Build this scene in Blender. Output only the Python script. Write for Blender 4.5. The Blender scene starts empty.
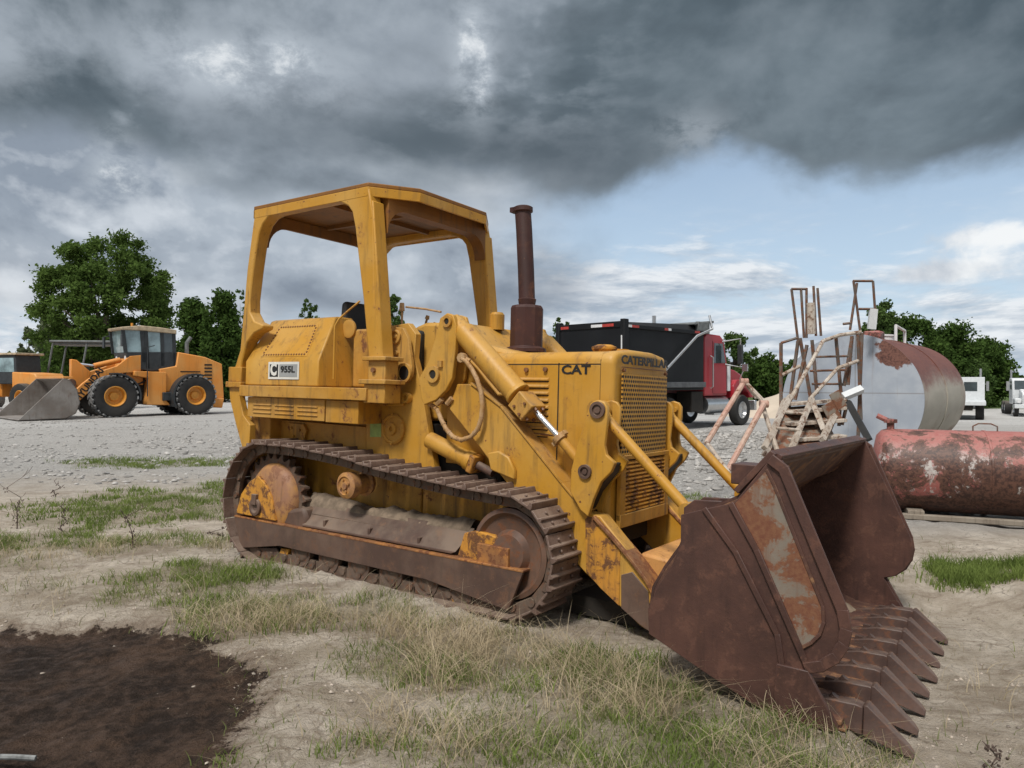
import bpy, math, random
import numpy as np
from mathutils import Vector, Matrix
random.seed(7); RS = np.random.RandomState(11)
rad = math.radians
SC = bpy.context.scene; COL = SC.collection
# ------------------------------------------------------------------ camera geometry (for laying things out at their own distance)
F = 720.0; HZ = 382.0; EYE = 1.5
PITCH = math.atan((384-HZ)/F)
CW = np.array([[1,0,0],[0,-math.sin(PITCH),math.cos(PITCH)],[0,-math.cos(PITCH),-math.sin(PITCH)]])
CAM = np.array([0,0,EYE])
def ray(px,py): return CW@np.array([(px-512)/F,(py-384)/F,1.0])
def P(px,py,D): d=ray(px,py); return CAM+d*(D/d[1])
def G(px,py,z=0.0): d=ray(px,py); return CAM+d*((z-EYE)/d[2])
class Frame:
    def __init__(s,R,O): s.R=np.array(R,float); s.O=np.array(O,float)
    def on(s,px,py,ax,val):
        d=s.R.T@ray(px,py); o=s.R.T@(CAM-s.O); return o+d*((val-o[ax])/d[ax])
    def S(s,px,py,y): p=s.on(px,py,1,y); return (p[0],p[2])
    def poly(s,pts,y): return [s.S(a,b,y) for a,b in pts]
    def mat(s):
        M=Matrix([list(s.R[i])+[s.O[i]] for i in range(3)]+[[0,0,0,1]]); return M
def smooth(a,b,x): t=np.clip((x-a)/(b-a),0,1); return t*t*(3-2*t)
# ------------------------------------------------------------------ numpy value noise
_tab=np.random.RandomState(3).rand(256,256)
def vnoise(x,y):
    xi=np.floor(x).astype(int); yi=np.floor(y).astype(int); fx=x-xi; fy=y-yi
    fx=fx*fx*(3-2*fx); fy=fy*fy*(3-2*fy)
    a=_tab[xi&255,yi&255]; b=_tab[(xi+1)&255,yi&255]; c=_tab[xi&255,(yi+1)&255]; d=_tab[(xi+1)&255,(yi+1)&255]
    return (a*(1-fx)+b*fx)*(1-fy)+(c*(1-fx)+d*fx)*fy
def fbm(x,y,o=4):
    s=0;a=1;t=0
    for i in range(o): s=s+a*vnoise(x*2**i+i*17.3,y*2**i+i*9.1); t+=a; a*=.5
    return s/t
# ------------------------------------------------------------------ shader expression helper
class Mt:
    def __init__(s,name,world=None):
        if world: s.m=world; s.t=world.node_tree
        else:
            s.m=bpy.data.materials.new(name); s.m.use_nodes=True; s.t=s.m.node_tree
        s.n=s.t.nodes; s.l=s.t.links; s.n.clear()
    def node(s,t,**k):
        n=s.n.new(t)
        for a,b in k.items(): setattr(n,a,b)
        return n
    def put(s,inp,v):
        if isinstance(v,X): s.l.new(v.k,inp)
        elif isinstance(v,(tuple,list)):
            v=tuple(v)
            inp.default_value = v+(1,) if (len(inp.default_value)==4 and len(v)==3) else v
        else: inp.default_value=v
    def math(s,op,a,b=0.0,c=None):
        n=s.node('ShaderNodeMath',operation=op); s.put(n.inputs[0],a); s.put(n.inputs[1],b)
        if c is not None: s.put(n.inputs[2],c)
        return X(s,n.outputs[0])
    def noise(s,v,scale=5,detail=4,rough=.55,dist=0,out='Fac'):
        n=s.node('ShaderNodeTexNoise'); s.l.new(v.k,n.inputs['Vector']); n.inputs['Scale'].default_value=scale
        n.inputs['Detail'].default_value=detail; n.inputs['Roughness'].default_value=rough; n.inputs['Distortion'].default_value=dist
        return X(s,n.outputs[out])
    def voro(s,v,scale=5,feature='F1',out='Distance'):
        n=s.node('ShaderNodeTexVoronoi',feature=feature); s.l.new(v.k,n.inputs['Vector']); n.inputs['Scale'].default_value=scale
        return X(s,n.outputs[out])
    def ss(s,a,b,x):  # smoothstep
        n=s.node('ShaderNodeMapRange',interpolation_type='SMOOTHSTEP'); s.put(n.inputs[0],x); s.put(n.inputs[1],a); s.put(n.inputs[2],b)
        return X(s,n.outputs[0])
    def mix(s,f,a,b,blend='MIX'):
        n=s.node('ShaderNodeMix',data_type='RGBA',blend_type=blend); s.put(n.inputs[0],f); s.put(n.inputs[6],a); s.put(n.inputs[7],b)
        return X(s,n.outputs[2])
    def coord(s,which='Object'): return X(s,s.node('ShaderNodeTexCoord').outputs[which])
    def scale(s,v,sc):
        n=s.node('ShaderNodeVectorMath',operation='MULTIPLY'); s.l.new(v.k,n.inputs[0]); n.inputs[1].default_value=sc; return X(s,n.outputs[0])
    def sep(s,v):
        n=s.node('ShaderNodeSeparateXYZ'); s.l.new(v.k,n.inputs[0]); return [X(s,o) for o in n.outputs]
    def comb(s,a,b,c):
        n=s.node('ShaderNodeCombineXYZ')
        for i,q in enumerate((a,b,c)): s.put(n.inputs[i],q)
        return X(s,n.outputs[0])
    def bump(s,h,strength=.3,dist=.01):
        n=s.node('ShaderNodeBump'); s.l.new(h.k,n.inputs['Height']); n.inputs['Strength'].default_value=strength; n.inputs['Distance'].default_value=dist
        return X(s,n.outputs[0])
    def out(s,col,rough=.6,metal=0.0,bump=None,spec=.5,**extra):
        b=s.node('ShaderNodeBsdfPrincipled'); s.put(b.inputs['Base Color'],col); s.put(b.inputs['Roughness'],rough); s.put(b.inputs['Metallic'],metal)
        b.inputs['Specular IOR Level'].default_value=spec
        if bump is not None: s.l.new(bump.k,b.inputs['Normal'])
        for k,v in extra.items(): s.put(b.inputs[k.replace('_',' ')],v)
        o=s.node('ShaderNodeOutputMaterial'); s.l.new(b.outputs[0],o.inputs[0]); return s.m
class X:
    def __init__(s,m,k): s.m=m; s.k=k
    def __add__(s,o): return s.m.math('ADD',s,o)
    def __sub__(s,o): return s.m.math('SUBTRACT',s,o)
    def __mul__(s,o): return s.m.math('MULTIPLY',s,o)
    def __truediv__(s,o): return s.m.math('DIVIDE',s,o)
    def __rsub__(s,o): return s.m.math('SUBTRACT',o,s)
    __radd__=__add__; __rmul__=__mul__
    def __pow__(s,o): return s.m.math('POWER',s,o)
def clamp01(x): 
    r=x.m.math('MAXIMUM',x,0.0); return x.m.math('MINIMUM',r,1.0)
RUST=(.115,.045,.024); RUST2=(.22,.085,.035)
def weather(name,base,base2,rust=.5,chip=.6,grime=.4,rough=.55,metal=0,scale=1.0,rcol=RUST,rcol2=RUST2,gcol=(.07,.05,.035),dust=0.0,spec=.4,bump=.25):
    """painted / bare steel with faded patches, rust blotches, run-down streaks and dust"""
    m=Mt(name); c=m.coord()
    n1=m.noise(c,1.6*scale,5,.6); n2=m.noise(c,7*scale,9,.68,.4); n3=m.noise(c,55*scale,5,.7)
    st=m.noise(m.scale(c,(14*scale,14*scale,1.3*scale)),1,6,.65)
    col=m.mix(m.ss(.35,.68,n1),base,base2)
    col=m.mix(m.ss(.5,.78,st)*grime,col,gcol)
    col=m.mix(m.ss(.62,.8,n3)*(.35*grime),col,gcol)
    rc=m.mix(m.ss(.3,.7,n3),rcol,rcol2)
    if rust>.2:
        nc=m.noise(c,26*scale,4,.6); col=m.mix(m.ss(.645,.665,nc*.8+n2*.2)*min(1,rust*1.2),col,m.mix(m.ss(.4,.6,n3),rcol,rcol2))
        rn=m.noise(m.scale(c,(9*scale,9*scale,.8*scale)),1.7,5,.6); col=m.mix(m.ss(.64,.72,rn)*m.ss(.4,.6,n1)*(.6*min(1,grime*1.5)),col,(.09,.05,.025))
    rm=m.ss(chip,chip+.05,n2*.82+n3*.18)*rust
    halo=m.ss(chip-.1,chip+.05,n2*.9+n3*.1)*(rust*.35)
    col=m.mix(halo,col,rcol2); col=m.mix(rm,col,rc)
    if dust:
        z=m.sep(X(m,m.node('ShaderNodeNewGeometry').outputs['Normal']))[2]
        col=m.mix(m.ss(.3,1.0,z)*m.ss(.3,.6,n1)*dust,col,(.33,.27,.2))
    ro=rm*(.88-rough)+rough+n3*.1-.05
    return m.out(col,ro,metal*1.0,m.bump(n3*.5+n2,bump,.006),spec)
def plain(name,col,rough=.6,metal=0.0,var=.25,scale=6,**k):
    m=Mt(name); n=m.noise(m.coord(),scale,6,.6); d=tuple(v*(1-var) for v in col); l=tuple(min(1,v*(1+var)) for v in col)
    return m.out(m.mix(m.ss(.3,.7,n),d,l),rough,metal,**k)
# ------------------------------------------------------------------ mesh builder
class MB:
    def __init__(s): s.v=[]; s.f=[]
    def add(s,v,f):
        o=len(s.v); s.v+= [tuple(map(float,q)) for q in v]; s.f+=[tuple(i+o for i in q) for q in f]; return s
    def box(s,x0,x1,y0,y1,z0,z1):
        x0,x1=sorted((x0,x1)); y0,y1=sorted((y0,y1)); z0,z1=sorted((z0,z1))
        return s.add([(x0,y0,z0),(x1,y0,z0),(x1,y1,z0),(x0,y1,z0),(x0,y0,z1),(x1,y0,z1),(x1,y1,z1),(x0,y1,z1)],
            [(0,3,2,1),(4,5,6,7),(0,1,5,4),(1,2,6,5),(2,3,7,6),(3,0,4,7)])
    def obox(s,c,sx,sy,sz,R):
        c=Vector(c); v=[c+R@Vector((a*sx/2,b*sy/2,d*sz/2)) for d in(-1,1) for a,b in((-1,-1),(1,-1),(1,1),(-1,1))]
        return s.add(v,[(0,3,2,1),(4,5,6,7),(0,1,5,4),(1,2,6,5),(2,3,7,6),(3,0,4,7)])
    def prism(s,pts,y0,y1,ax=1):
        n=len(pts); y0,y1=sorted((y0,y1))
        A=sum(pts[i][0]*pts[(i+1)%n][1]-pts[(i+1)%n][0]*pts[i][1] for i in range(n))
        if A<0: pts=pts[::-1]
        def mk(p,y): return {1:(p[0],y,p[1]),0:(y,p[0],p[1]),2:(p[0],p[1],y)}[ax]
        v=[mk(p,y0) for p in pts]+[mk(p,y1) for p in pts]
        f=[tuple(range(n)),tuple(range(2*n-1,n-1,-1))]+[(i,i+n,(i+1)%n+n,(i+1)%n) for i in range(n)]
        if ax in(0,2): f=[q[::-1] for q in f]
        return s.add(v,f)
    def cyl(s,p0,p1,r0,r1=None,seg=16,caps=True):
        r1=r0 if r1 is None else r1; p0=Vector(p0); p1=Vector(p1); d=(p1-p0).normalized()
        a=d.orthogonal().normalized(); b=d.cross(a); v=[]
        for p,r in((p0,r0),(p1,r1)):
            for i in range(seg):
                t=2*math.pi*i/seg; v.append(p+(a*math.cos(t)+b*math.sin(t))*r)
        f=[(i,(i+1)%seg,(i+1)%seg+seg,i+seg) for i in range(seg)]
        if caps: f+= [tuple(range(seg-1,-1,-1)),tuple(range(seg,2*seg))]
        return s.add(v,f)
    def tube(s,pts,r,seg=8):
        pts=[Vector(p) for p in pts]; v=[]; f=[]; n=len(pts); a=None
        for i,p in enumerate(pts):
            d=(pts[min(i+1,n-1)]-pts[max(i-1,0)]).normalized()
            a=d.orthogonal().normalized() if a is None else (a-d*a.dot(d)).normalized()
            b=d.cross(a); rr=r[i] if isinstance(r,(list,tuple)) else r
            for k in range(seg): t=2*math.pi*k/seg; v.append(p+(a*math.cos(t)+b*math.sin(t))*rr)
        for i in range(n-1):
            for k in range(seg): f.append((i*seg+k,i*seg+(k+1)%seg,(i+1)*seg+(k+1)%seg,(i+1)*seg+k))
        f+=[tuple(range(seg-1,-1,-1)),tuple(range((n-1)*seg,n*seg))]
        return s.add(v,f)
    def lathe(s,prof,c,axis=(0,1,0),seg=32,close=False):
        """prof: (radius, offset along axis)"""
        d=Vector(axis).normalized(); a=d.orthogonal().normalized(); b=d.cross(a); c=Vector(c); v=[]; f=[]; n=len(prof)
        for r,h in prof:
            for k in range(seg): t=2*math.pi*k/seg; v.append(c+d*h+(a*math.cos(t)+b*math.sin(t))*max(r,1e-4))
        m=n if close else n-1
        for i in range(m):
            for k in range(seg): f.append((i*seg+k,i*seg+(k+1)%seg,((i+1)%n)*seg+(k+1)%seg,((i+1)%n)*seg+k))
        return s.add(v,f)
    def hull(s,b,t):
        n=len(b); return s.add(list(b)+list(t),[tuple(range(n-1,-1,-1)),tuple(range(n,2*n))]+[(i,(i+1)%n,(i+1)%n+n,i+n) for i in range(n)])
    def strip(s,pts,t,y0,y1):
        """thick sheet following the (x,z) polyline"""
        n=len(pts); q=[]
        for i in range(n):
            a=Vector(pts[max(i-1,0)]); b=Vector(pts[min(i+1,n-1)]); d=(b-a).normalized(); q.append((pts[i][0]-d.y*t,pts[i][1]+d.x*t))
        return s.prism(list(pts)+q[::-1],y0,y1)
    def mirror(s):
        m=MB(); m.v=[(x,-y,z) for x,y,z in s.v]; m.f=[q[::-1] for q in s.f]; return m
    def build(s,name,mat,parent=None,bevel=0,smooth=35,seg=2):
        me=bpy.data.meshes.new(name); me.from_pydata(s.v,[],s.f); me.validate()
        import bmesh
        bm=bmesh.new(); bm.from_mesh(me); bmesh.ops.recalc_face_normals(bm,faces=bm.faces); bm.to_mesh(me); bm.free()
        if smooth:
            me.polygons.foreach_set('use_smooth',[True]*len(me.polygons)); me.set_sharp_from_angle(angle=rad(smooth))
        me.materials.append(mat); o=bpy.data.objects.new(name,me); COL.objects.link(o)
        if parent is not None: o.parent=parent
        if bevel:
            b=o.modifiers.new('bevel','BEVEL'); b.width=bevel; b.segments=seg; b.limit_method='ANGLE'; b.angle_limit=rad(40)
        return o
def thing(name,label,cat,M=None,group=None):
    o=bpy.data.objects.new(name,None); COL.objects.link(o); o.empty_display_size=.3
    if M is not None: o.matrix_world=M
    o['label']=label; o['category']=cat
    if group: o['group']=group
    return o
def tag(o,label,cat,group=None,kind=None):
    if label: o['label']=label
    if cat: o['category']=cat
    if group: o['group']=group
    if kind: o['kind']=kind
    return o
def place(x,y,z=0,rz=0,s=1): return Matrix.Translation((x,y,z))@Matrix.Rotation(rz,4,'Z')@Matrix.Scale(s,4)
def copy_tree(o,parent=None):
    c=o.copy(); COL.objects.link(c); 
    if parent is not None: c.parent=parent
    for ch in list(o.children): copy_tree(ch,c)
    return c
def text(body,size,mat,parent,loc,xa,ya,name='lettering',bold=.0,w=1.0,extrude=.0015):
    cu=bpy.data.curves.new(name,'FONT'); cu.body=body; cu.size=size; cu.offset=bold*size; cu.extrude=extrude; cu.resolution_u=3
    t=bpy.data.objects.new(name,cu); COL.objects.link(t); dg=bpy.context.evaluated_depsgraph_get()
    me=bpy.data.meshes.new_from_object(t.evaluated_get(dg)); bpy.data.objects.remove(t); me.materials.clear(); me.materials.append(mat); me.name=name
    xs=[v.co.x for v in me.vertices]; x0=min(xs); x1=max(xs); ys=[v.co.y for v in me.vertices]; y0=min(ys)
    xa=Vector(xa).normalized(); ya=Vector(ya).normalized(); za=xa.cross(ya); k=w/(x1-x0)
    for v in me.vertices: v.co=Vector(loc)+xa*((v.co.x-x0)*k)+ya*(v.co.y-y0)+za*v.co.z
    o=bpy.data.objects.new(name,me); COL.objects.link(o); o.parent=parent; return o
# ------------------------------------------------------------------ materials
YEL=(.51,.25,.022); YEL2=(.55,.305,.062)
M={}
M['yellow']=weather('loader_paint',YEL,YEL2,rust=.85,chip=.625,grime=.7,rough=.48,dust=.15)
M['yellow_worn']=weather('loader_paint_worn',(.48,.23,.022),(.52,.29,.07),rust=.9,chip=.575,grime=.8,rough=.6,dust=.35)
M['yellow_rusty']=weather('loader_paint_rusty',(.62,.29,.03),(.56,.25,.04),rust=.95,chip=.515,grime=.8,rough=.65,rcol=(.075,.035,.02),rcol2=(.2,.085,.035),scale=1.6)
M['roof']=weather('shaded_roof_paint',(.27,.115,.02),(.18,.08,.02),rust=.6,chip=.62,grime=.8,rough=.6)  # yellow darkened to brown: the underside's shade is put into the base colour
M['orange_plate']=weather('cross_tube_paint',(.6,.3,.09),(.5,.24,.08),rust=.7,chip=.58,grime=.3,rough=.6,rcol=(.16,.06,.03),scale=2)
M['guard']=weather('guard_steel',(.085,.05,.038),(.15,.095,.07),rust=.6,chip=.57,grime=.6,rough=.6,rcol=(.12,.06,.035),rcol2=(.19,.10,.06),dust=.5,scale=1.5)
M['guard_edge']=weather('guard_edge_paint',(.42,.18,.05),(.2,.1,.05),rust=.9,chip=.5,grime=.3,rough=.6,scale=3)
M['shoe']=weather('shoe_steel',(.12,.075,.058),(.21,.145,.115),rust=.6,chip=.55,grime=.5,rough=.55,rcol=(.07,.035,.025),rcol2=(.12,.06,.04),dust=.3,scale=3)
M['link']=weather('link_steel',(.09,.06,.045),(.16,.115,.085),rust=.6,chip=.55,grime=.6,rough=.65,scale=4,dust=.4)
M['idler']=weather('idler_steel',(.1,.06,.045),(.17,.1,.07),rust=.8,chip=.53,grime=.5,rough=.5,scale=2)
M['hub']=weather('hub_paint',(.5,.25,.06),(.33,.17,.1),rust=.8,chip=.53,grime=.5,rough=.6,scale=2,rcol=(.2,.09,.05),rcol2=(.25,.12,.07))
M['mud']=plain('dried_mud',(.2,.15,.105),.95,var=.3,scale=14)
M['bucket']=weather('bucket_steel',(.062,.031,.025),(.105,.05,.038),rust=.7,chip=.54,grime=.9,rough=.5,rcol=(.12,.05,.033),rcol2=(.13,.062,.042),scale=1.3,gcol=(.045,.024,.02),bump=.35)
M['bucket_in']=weather('bucket_inner_steel',(.06,.028,.022),(.12,.055,.038),rust=.8,chip=.54,grime=.6,rough=.65,rcol=(.2,.09,.04),rcol2=(.3,.16,.08),scale=1.1,gcol=(.04,.02,.015))
M['bucket_panel']=weather('bucket_worn_panel',(.18,.155,.125),(.26,.235,.195),rust=.95,chip=.475,grime=1.0,rough=.65,rcol=(.15,.05,.028),rcol2=(.22,.1,.05),scale=.75,gcol=(.16,.07,.04))
M['tooth']=weather('tooth_steel',(.07,.042,.035),(.135,.085,.07),rust=.6,chip=.56,grime=.4,rough=.5,scale=2.5,dust=.2)
M['stack']=weather('exhaust_steel',(.035,.013,.011),(.06,.022,.018),rust=.5,chip=.6,grime=.3,rough=.6)
M['chrome']=plain('polished_rod',(.75,.76,.78),.18,1.0,var=.05)
M['black']=plain('black_rubber',(.018,.018,.018),.6)
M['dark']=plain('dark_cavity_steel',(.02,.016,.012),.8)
M['hose']=weather('hose_rubber',(.42,.24,.09),(.5,.33,.18),rust=.4,chip=.55,grime=.5,rough=.6,scale=6)
M['bolt']=weather('bolt_steel',(.16,.075,.035),(.25,.12,.05),rust=.6,chip=.5,grime=.5,rough=.5,scale=8)
M['ink']=plain('black_lettering',(.012,.012,.012),.5)
M['decal_white']=plain('decal_white',(.7,.69,.64),.5,var=.06)
M['decal_grey']=plain('decal_grey',(.32,.33,.33),.5,var=.06)
M['green_tag']=plain('green_sticker',(.3,.42,.1),.5,var=.15,scale=20)
def grill():
    m=Mt('perforated_sheet'); c=m.coord(); x,y,z=m.sep(c)
    row=m.math('FLOOR',z/.0285); fz=m.math('FRACT',z/.0285)-.5
    off=m.math('MODULO',row,2.0)*.5
    fy=m.math('FRACT',y/.03+off+50.0)-.5
    d=m.math('SQRT',fy*fy*1.1+fz*fz*1.5)
    hole=1.0-m.ss(.36,.42,d)
    n=m.noise(c,5,6,.6); n3=m.noise(c,50,4,.6)
    col=m.mix(m.ss(.3,.7,n),YEL,YEL2); col=m.mix(m.ss(.5,.72,n*.6+n3*.4)*.6,col,(.2,.09,.03))
    stn=m.ss(.55,.75,m.noise(m.scale(c,(1,24,1.2)),1,5,.6)); col=m.mix(stn*.6,col,(.16,.06,.025))
    col=m.mix(hole,col,(.012,.008,.005))
    return m.out(col,.6,0.0,m.bump(1.0-hole,.6,.01))
M['grill']=grill()
# background machines
M['orange']=weather('orange_paint',(.72,.27,.045),(.7,.33,.09),rust=.3,chip=.7,grime=.35,rough=.45,scale=.6,dust=.2)
M['rim']=plain('rim_paint',(.6,.26,.035),.5,var=.12)
M['cabdark']=plain('cab_dark_paint',(.03,.034,.037),.5)
M['glass']=plain('window_glass',(.05,.065,.07),.05,0.0,var=.3,scale=1,spec=.9)
M['glass_pale']=plain('pale_window_glass',(.22,.3,.32),.08,0.0,var=.5,scale=1.2,spec=.9)
M['tyre']=weather('tyre_rubber',(.022,.022,.022),(.04,.038,.036),rust=0,grime=.2,rough=.85,dust=.3)
M['tread']=weather('dusty_tread_rubber',(.2,.2,.2),(.13,.13,.13),rust=0,grime=.4,rough=.9,scale=3)
M['bucket_grey']=weather('scraped_bucket_steel',(.18,.155,.135),(.29,.27,.25),rust=.4,chip=.6,grime=.5,rough=.5,rcol=(.16,.09,.06),rcol2=(.2,.12,.08),scale=.8,gcol=(.1,.07,.055))
M['canopy']=plain('canopy_paint',(.14,.15,.15),.6)
M['tan_roof']=plain('tan_roof_paint',(.42,.33,.22),.6)
M['truckblack']=weather('dump_body_paint',(.006,.0065,.008),(.011,.012,.014),rust=0,grime=.05,rough=.55,scale=.5,dust=.03,spec=.25)
M['truckred']=plain('cab_red_paint',(.36,.02,.03),.3,var=.1,scale=1)
M['aluminium']=plain('polished_aluminium',(.6,.6,.6),.3,.9,var=.08)
M['tape_red']=plain('red_tape',(.4,.04,.03),.5); M['tape_white']=plain('white_tape',(.7,.7,.7),.5,var=.05)
M['truckwhite']=plain('white_truck_paint',(.62,.64,.65),.4,var=.06)
M['truckblue']=plain('slate_truck_paint',(.24,.27,.32),.4,var=.2)
def tank_white():
    m=Mt('tank_end_paint'); c=m.coord(); x,y,z=m.sep(c)
    n=m.noise(c,2.2,8,.6); n3=m.noise(c,30,5,.6)
    col=m.mix(m.ss(.35,.7,n),(.35,.39,.45),(.45,.485,.53))
    # peeled rusty patch near the top right of the end plate
    dx=(y+.66)*1.5; dz=(z-.80)*2.0; d=m.math('SQRT',dx*dx+dz*dz)
    wl=1.0-m.ss(.006,.014,m.math('ABSOLUTE',z-.12)); wl2=1.0-m.ss(.006,.014,m.math('ABSOLUTE',y+.1)); col=m.mix(clamp01(wl+wl2*m.ss(.1,.12,z))*.55,col,(.2,.18,.17))
    run=m.ss(.55,.75,m.noise(m.scale(c,(1,9,.6)),1,6,.7)); col=m.mix(run*.4,col,(.22,.15,.11))
    pk=m.ss(.14,.19,n-d*.36-.20)
    rc=m.mix(m.ss(.4,.6,n3*.6+n*.4),(.07,.028,.022),(.2,.09,.065))
    col=m.mix(pk,col,rc); col=m.mix(m.ss(.66,.74,n*.6+n3*.4),col,(.35,.3,.26))
    return m.out(col,.55,0.0,m.bump(n3,.15,.005))
def tank_side():
    m=Mt('tank_shell_paint'); c0_=m.coord(); x,y,z=m.sep(c0_); c=m.scale(c0_,(.28,1,1))
    n=m.noise(c,1.6,8,.62); n3=m.noise(c,22,6,.65); st=m.noise(m.scale(c,(2.2,2.2,.9)),1.3,9,.68,.2)
    base=m.mix(m.ss(.35,.7,n),(.34,.31,.25),(.45,.41,.34))
    base=m.mix(m.ss(.5,.7,st)*.7,base,(.2,.09,.05))
    r=m.mix(m.ss(.3,.7,n3*.5+n*.5),(.1,.032,.024),(.2,.07,.045))
    col=m.mix(m.ss(.12,.62,z+n*1.1-.55+st*.9-.45),base,r); col=m.mix(m.ss(.6,.72,n3*.5+n*.5)*.6,col,(.16,.06,.04))
    return m.out(col,.6,0.0,m.bump(n3,.25,.006))
def tank_red():
    m=Mt('red_tank_paint'); c=m.coord(); x,y,z=m.sep(c)
    n=m.noise(c,2.3,9,.66,.5); n2=m.noise(m.scale(c,(1.7,1.7,1.7)),1.9,8,.7,1.0); n3=m.noise(c,26,6,.7)
    col=m.mix(m.ss(.35,.7,n3*.5+n*.5),(.32,.095,.08),(.42,.21,.18))
    pale=m.ss(.495,.54,n2*.75+n3*.25)*m.ss(.36,.1,z)
    col=m.mix(pale,col,m.mix(m.ss(.4,.7,n3),(.5,.47,.44),(.36,.3,.28)))
    dk=m.ss(.495,.545,n*.75+n3*.25+(1.0-m.ss(-.45,.25,z))*.14)
    col=m.mix(dk,col,m.mix(m.ss(.4,.6,n3),(.045,.02,.015),(.13,.06,.04)))
    return m.out(col,.55,0.0,m.bump(n3,.3,.006))
M['tank_white']=tank_white(); M['tank_side']=tank_side(); M['tank_red']=tank_red()
M['pipe_rust']=weather('flaking_pipe_paint',(.42,.35,.28),(.55,.49,.42),rust=1,chip=.53,grime=.8,rough=.7,rcol=(.13,.06,.035),rcol2=(.2,.12,.08),scale=1.7)
M['pipe_dark']=weather('dark_rusty_angle',(.10,.082,.07),(.17,.145,.125),rust=.8,chip=.5,grime=.5,rough=.7,scale=2)
M['pipe_pink']=weather('pink_primer_pipe',(.48,.28,.22),(.5,.36,.28),rust=.9,chip=.56,grime=.5,rough=.7,rcol=(.17,.06,.04),scale=2)
M['wood']=weather('weathered_timber',(.22,.18,.14),(.3,.26,.21),rust=0,grime=.8,rough=.85,scale=2)
def leafmat(name,a,b):
    m=Mt(name); c=m.coord(); n=m.noise(c,.55,3,.6); n2=m.noise(c,6,3,.6)
    col=m.mix(m.ss(.3,.7,n*.5+n2*.5),a,b)
    d=m.node('ShaderNodeBsdfDiffuse'); m.put(d.inputs[0],col); t=m.node('ShaderNodeBsdfTranslucent'); m.put(t.inputs[0],m.mix(.5,col,b))
    x=m.node('ShaderNodeMixShader'); x.inputs[0].default_value=.3; m.l.new(d.outputs[0],x.inputs[1]); m.l.new(t.outputs[0],x.inputs[2])
    o=m.node('ShaderNodeOutputMaterial'); m.l.new(x.outputs[0],o.inputs[0]); return m.m
M['leaf_oak']=leafmat('oak_leaves',(.045,.08,.02),(.13,.20,.05))
M['leaf_dark']=leafmat('dark_leaves',(.03,.06,.016),(.085,.14,.034))
M['leaf_mid']=leafmat('mid_leaves',(.04,.075,.024),(.11,.17,.05))
M['leaf_pale']=leafmat('pale_leaves',(.09,.12,.06),(.17,.2,.11))
M['bark']=plain('tree_bark',(.07,.055,.042),.9,var=.4,scale=3)
M['grass']=leafmat('green_grass_blades',(.1,.15,.035),(.24,.30,.085))
M['olive']=leafmat('olive_grass_blades',(.13,.17,.05),(.25,.27,.11))
M['straw']=leafmat('dry_straw_blades',(.34,.27,.17),(.62,.52,.36))
M['weed_litter']=leafmat('dead_litter_blades',(.12,.085,.055),(.36,.29,.2))
M['weed']=plain('dead_weed_stem',(.1,.07,.055),.9)
M['stone']=plain('gravel_stone',(.33,.315,.295),.85,var=.45,scale=3.0)
M['pebble']=plain('pale_pebble',(.33,.28,.23),.85,var=.5,scale=5)
M['sand']=plain('pale_sand',(.5,.42,.33),.95,var=.12,scale=.6)
# ------------------------------------------------------------------ ground
MUDC=(-2.72,3.05)
def H(x,y):
    x=np.asarray(x,float); y=np.asarray(y,float)
    h=.1*smooth(12,26,y)*smooth(4,-6,x)
    h=h-1.05*smooth(26,48,y)*smooth(4,20,x)
    h=h+.34*np.exp(-(((x-4.6)/3.0)**2+((y-15.5)/3.2)**2))*(.75+.5*fbm(x*1.2,y*1.2,3))      # gravel heap
    h=h+.1*np.exp(-(((x-8)/5)**2+((y-19)/2.5)**2))
    near=smooth(16,6,y)
    h=h+near*(fbm(x*.9+5,y*.9,4)-.5)*.09*smooth(.2,1.4,np.hypot(x+1.2,y-5.4)/2.2+.15)
    h=h+near*(fbm(x*9,y*9,5)-.5)*.045+near*(fbm(x*22+3,y*22,3)-.5)*.012+ (fbm(x*2.3+9,y*2.3,3)-.5)*.05*near
    md=np.hypot((x-MUDC[0])/1.45,(y-MUDC[1])/1.3)
    h=h-.045*smooth(1.16,1.0,md+(fbm(x*3,y*3,3)-.5)*.35)
    # the ground falls away a little under the teeth of the bucket
    u=(x-.542)*.8148+(y-5.115)*-.5797; v=(x-.542)*.5793+(y-5.115)*.8147
    m=smooth(.75,0,np.maximum(np.maximum(-3.3-u,u-2.5),np.abs(v)-1.3))
    bed=-.023-.0113*u-.0273*v-.022+(fbm(x*7,y*7,4)-.5)*.035+.075*np.exp(-((v+.86)/.10)**2)*smooth(-2.7,-2.3,u)*smooth(-.2,-.5,u)*fbm(x*11,y*11,3)-.075*smooth(1.86,2.0,u)*smooth(2.9,2.4,u)
    return h*(1-m)+bed*m
def axis(segs):
    out=[segs[0][0]]
    for a,b,st in segs:
        n=max(1,int(round((b-a)/st))); out+=list(np.linspace(a,b,n+1)[1:])
    return np.array(out)
xs=axis([(-400,-100,30),(-100,-30,6),(-30,-9,.8),(-9,-4.5,.12),(-4.5,4.8,.03),(4.8,9,.12),(9,30,.8),(30,100,6),(100,400,30)])
ys=axis([(-60,-10,8),(-10,1.5,.6),(1.5,6.5,.03),(6.5,11,.07),(11,20,.16),(20,60,.8),(60,200,8),(200,600,40)])
XX,YY=np.meshgrid(xs,ys); ZZ=H(XX,YY)
me=bpy.data.meshes.new('ground'); nx,ny=len(xs),len(ys)
me.vertices.add(nx*ny); me.vertices.foreach_set('co',np.stack([XX,YY,ZZ],-1).astype(np.float32).ravel())
I=(np.arange(ny-1)[:,None]*nx+np.arange(nx-1)[None,:]).ravel(); Q=np.stack([I,I+1,I+nx+1,I+nx],1)
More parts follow.
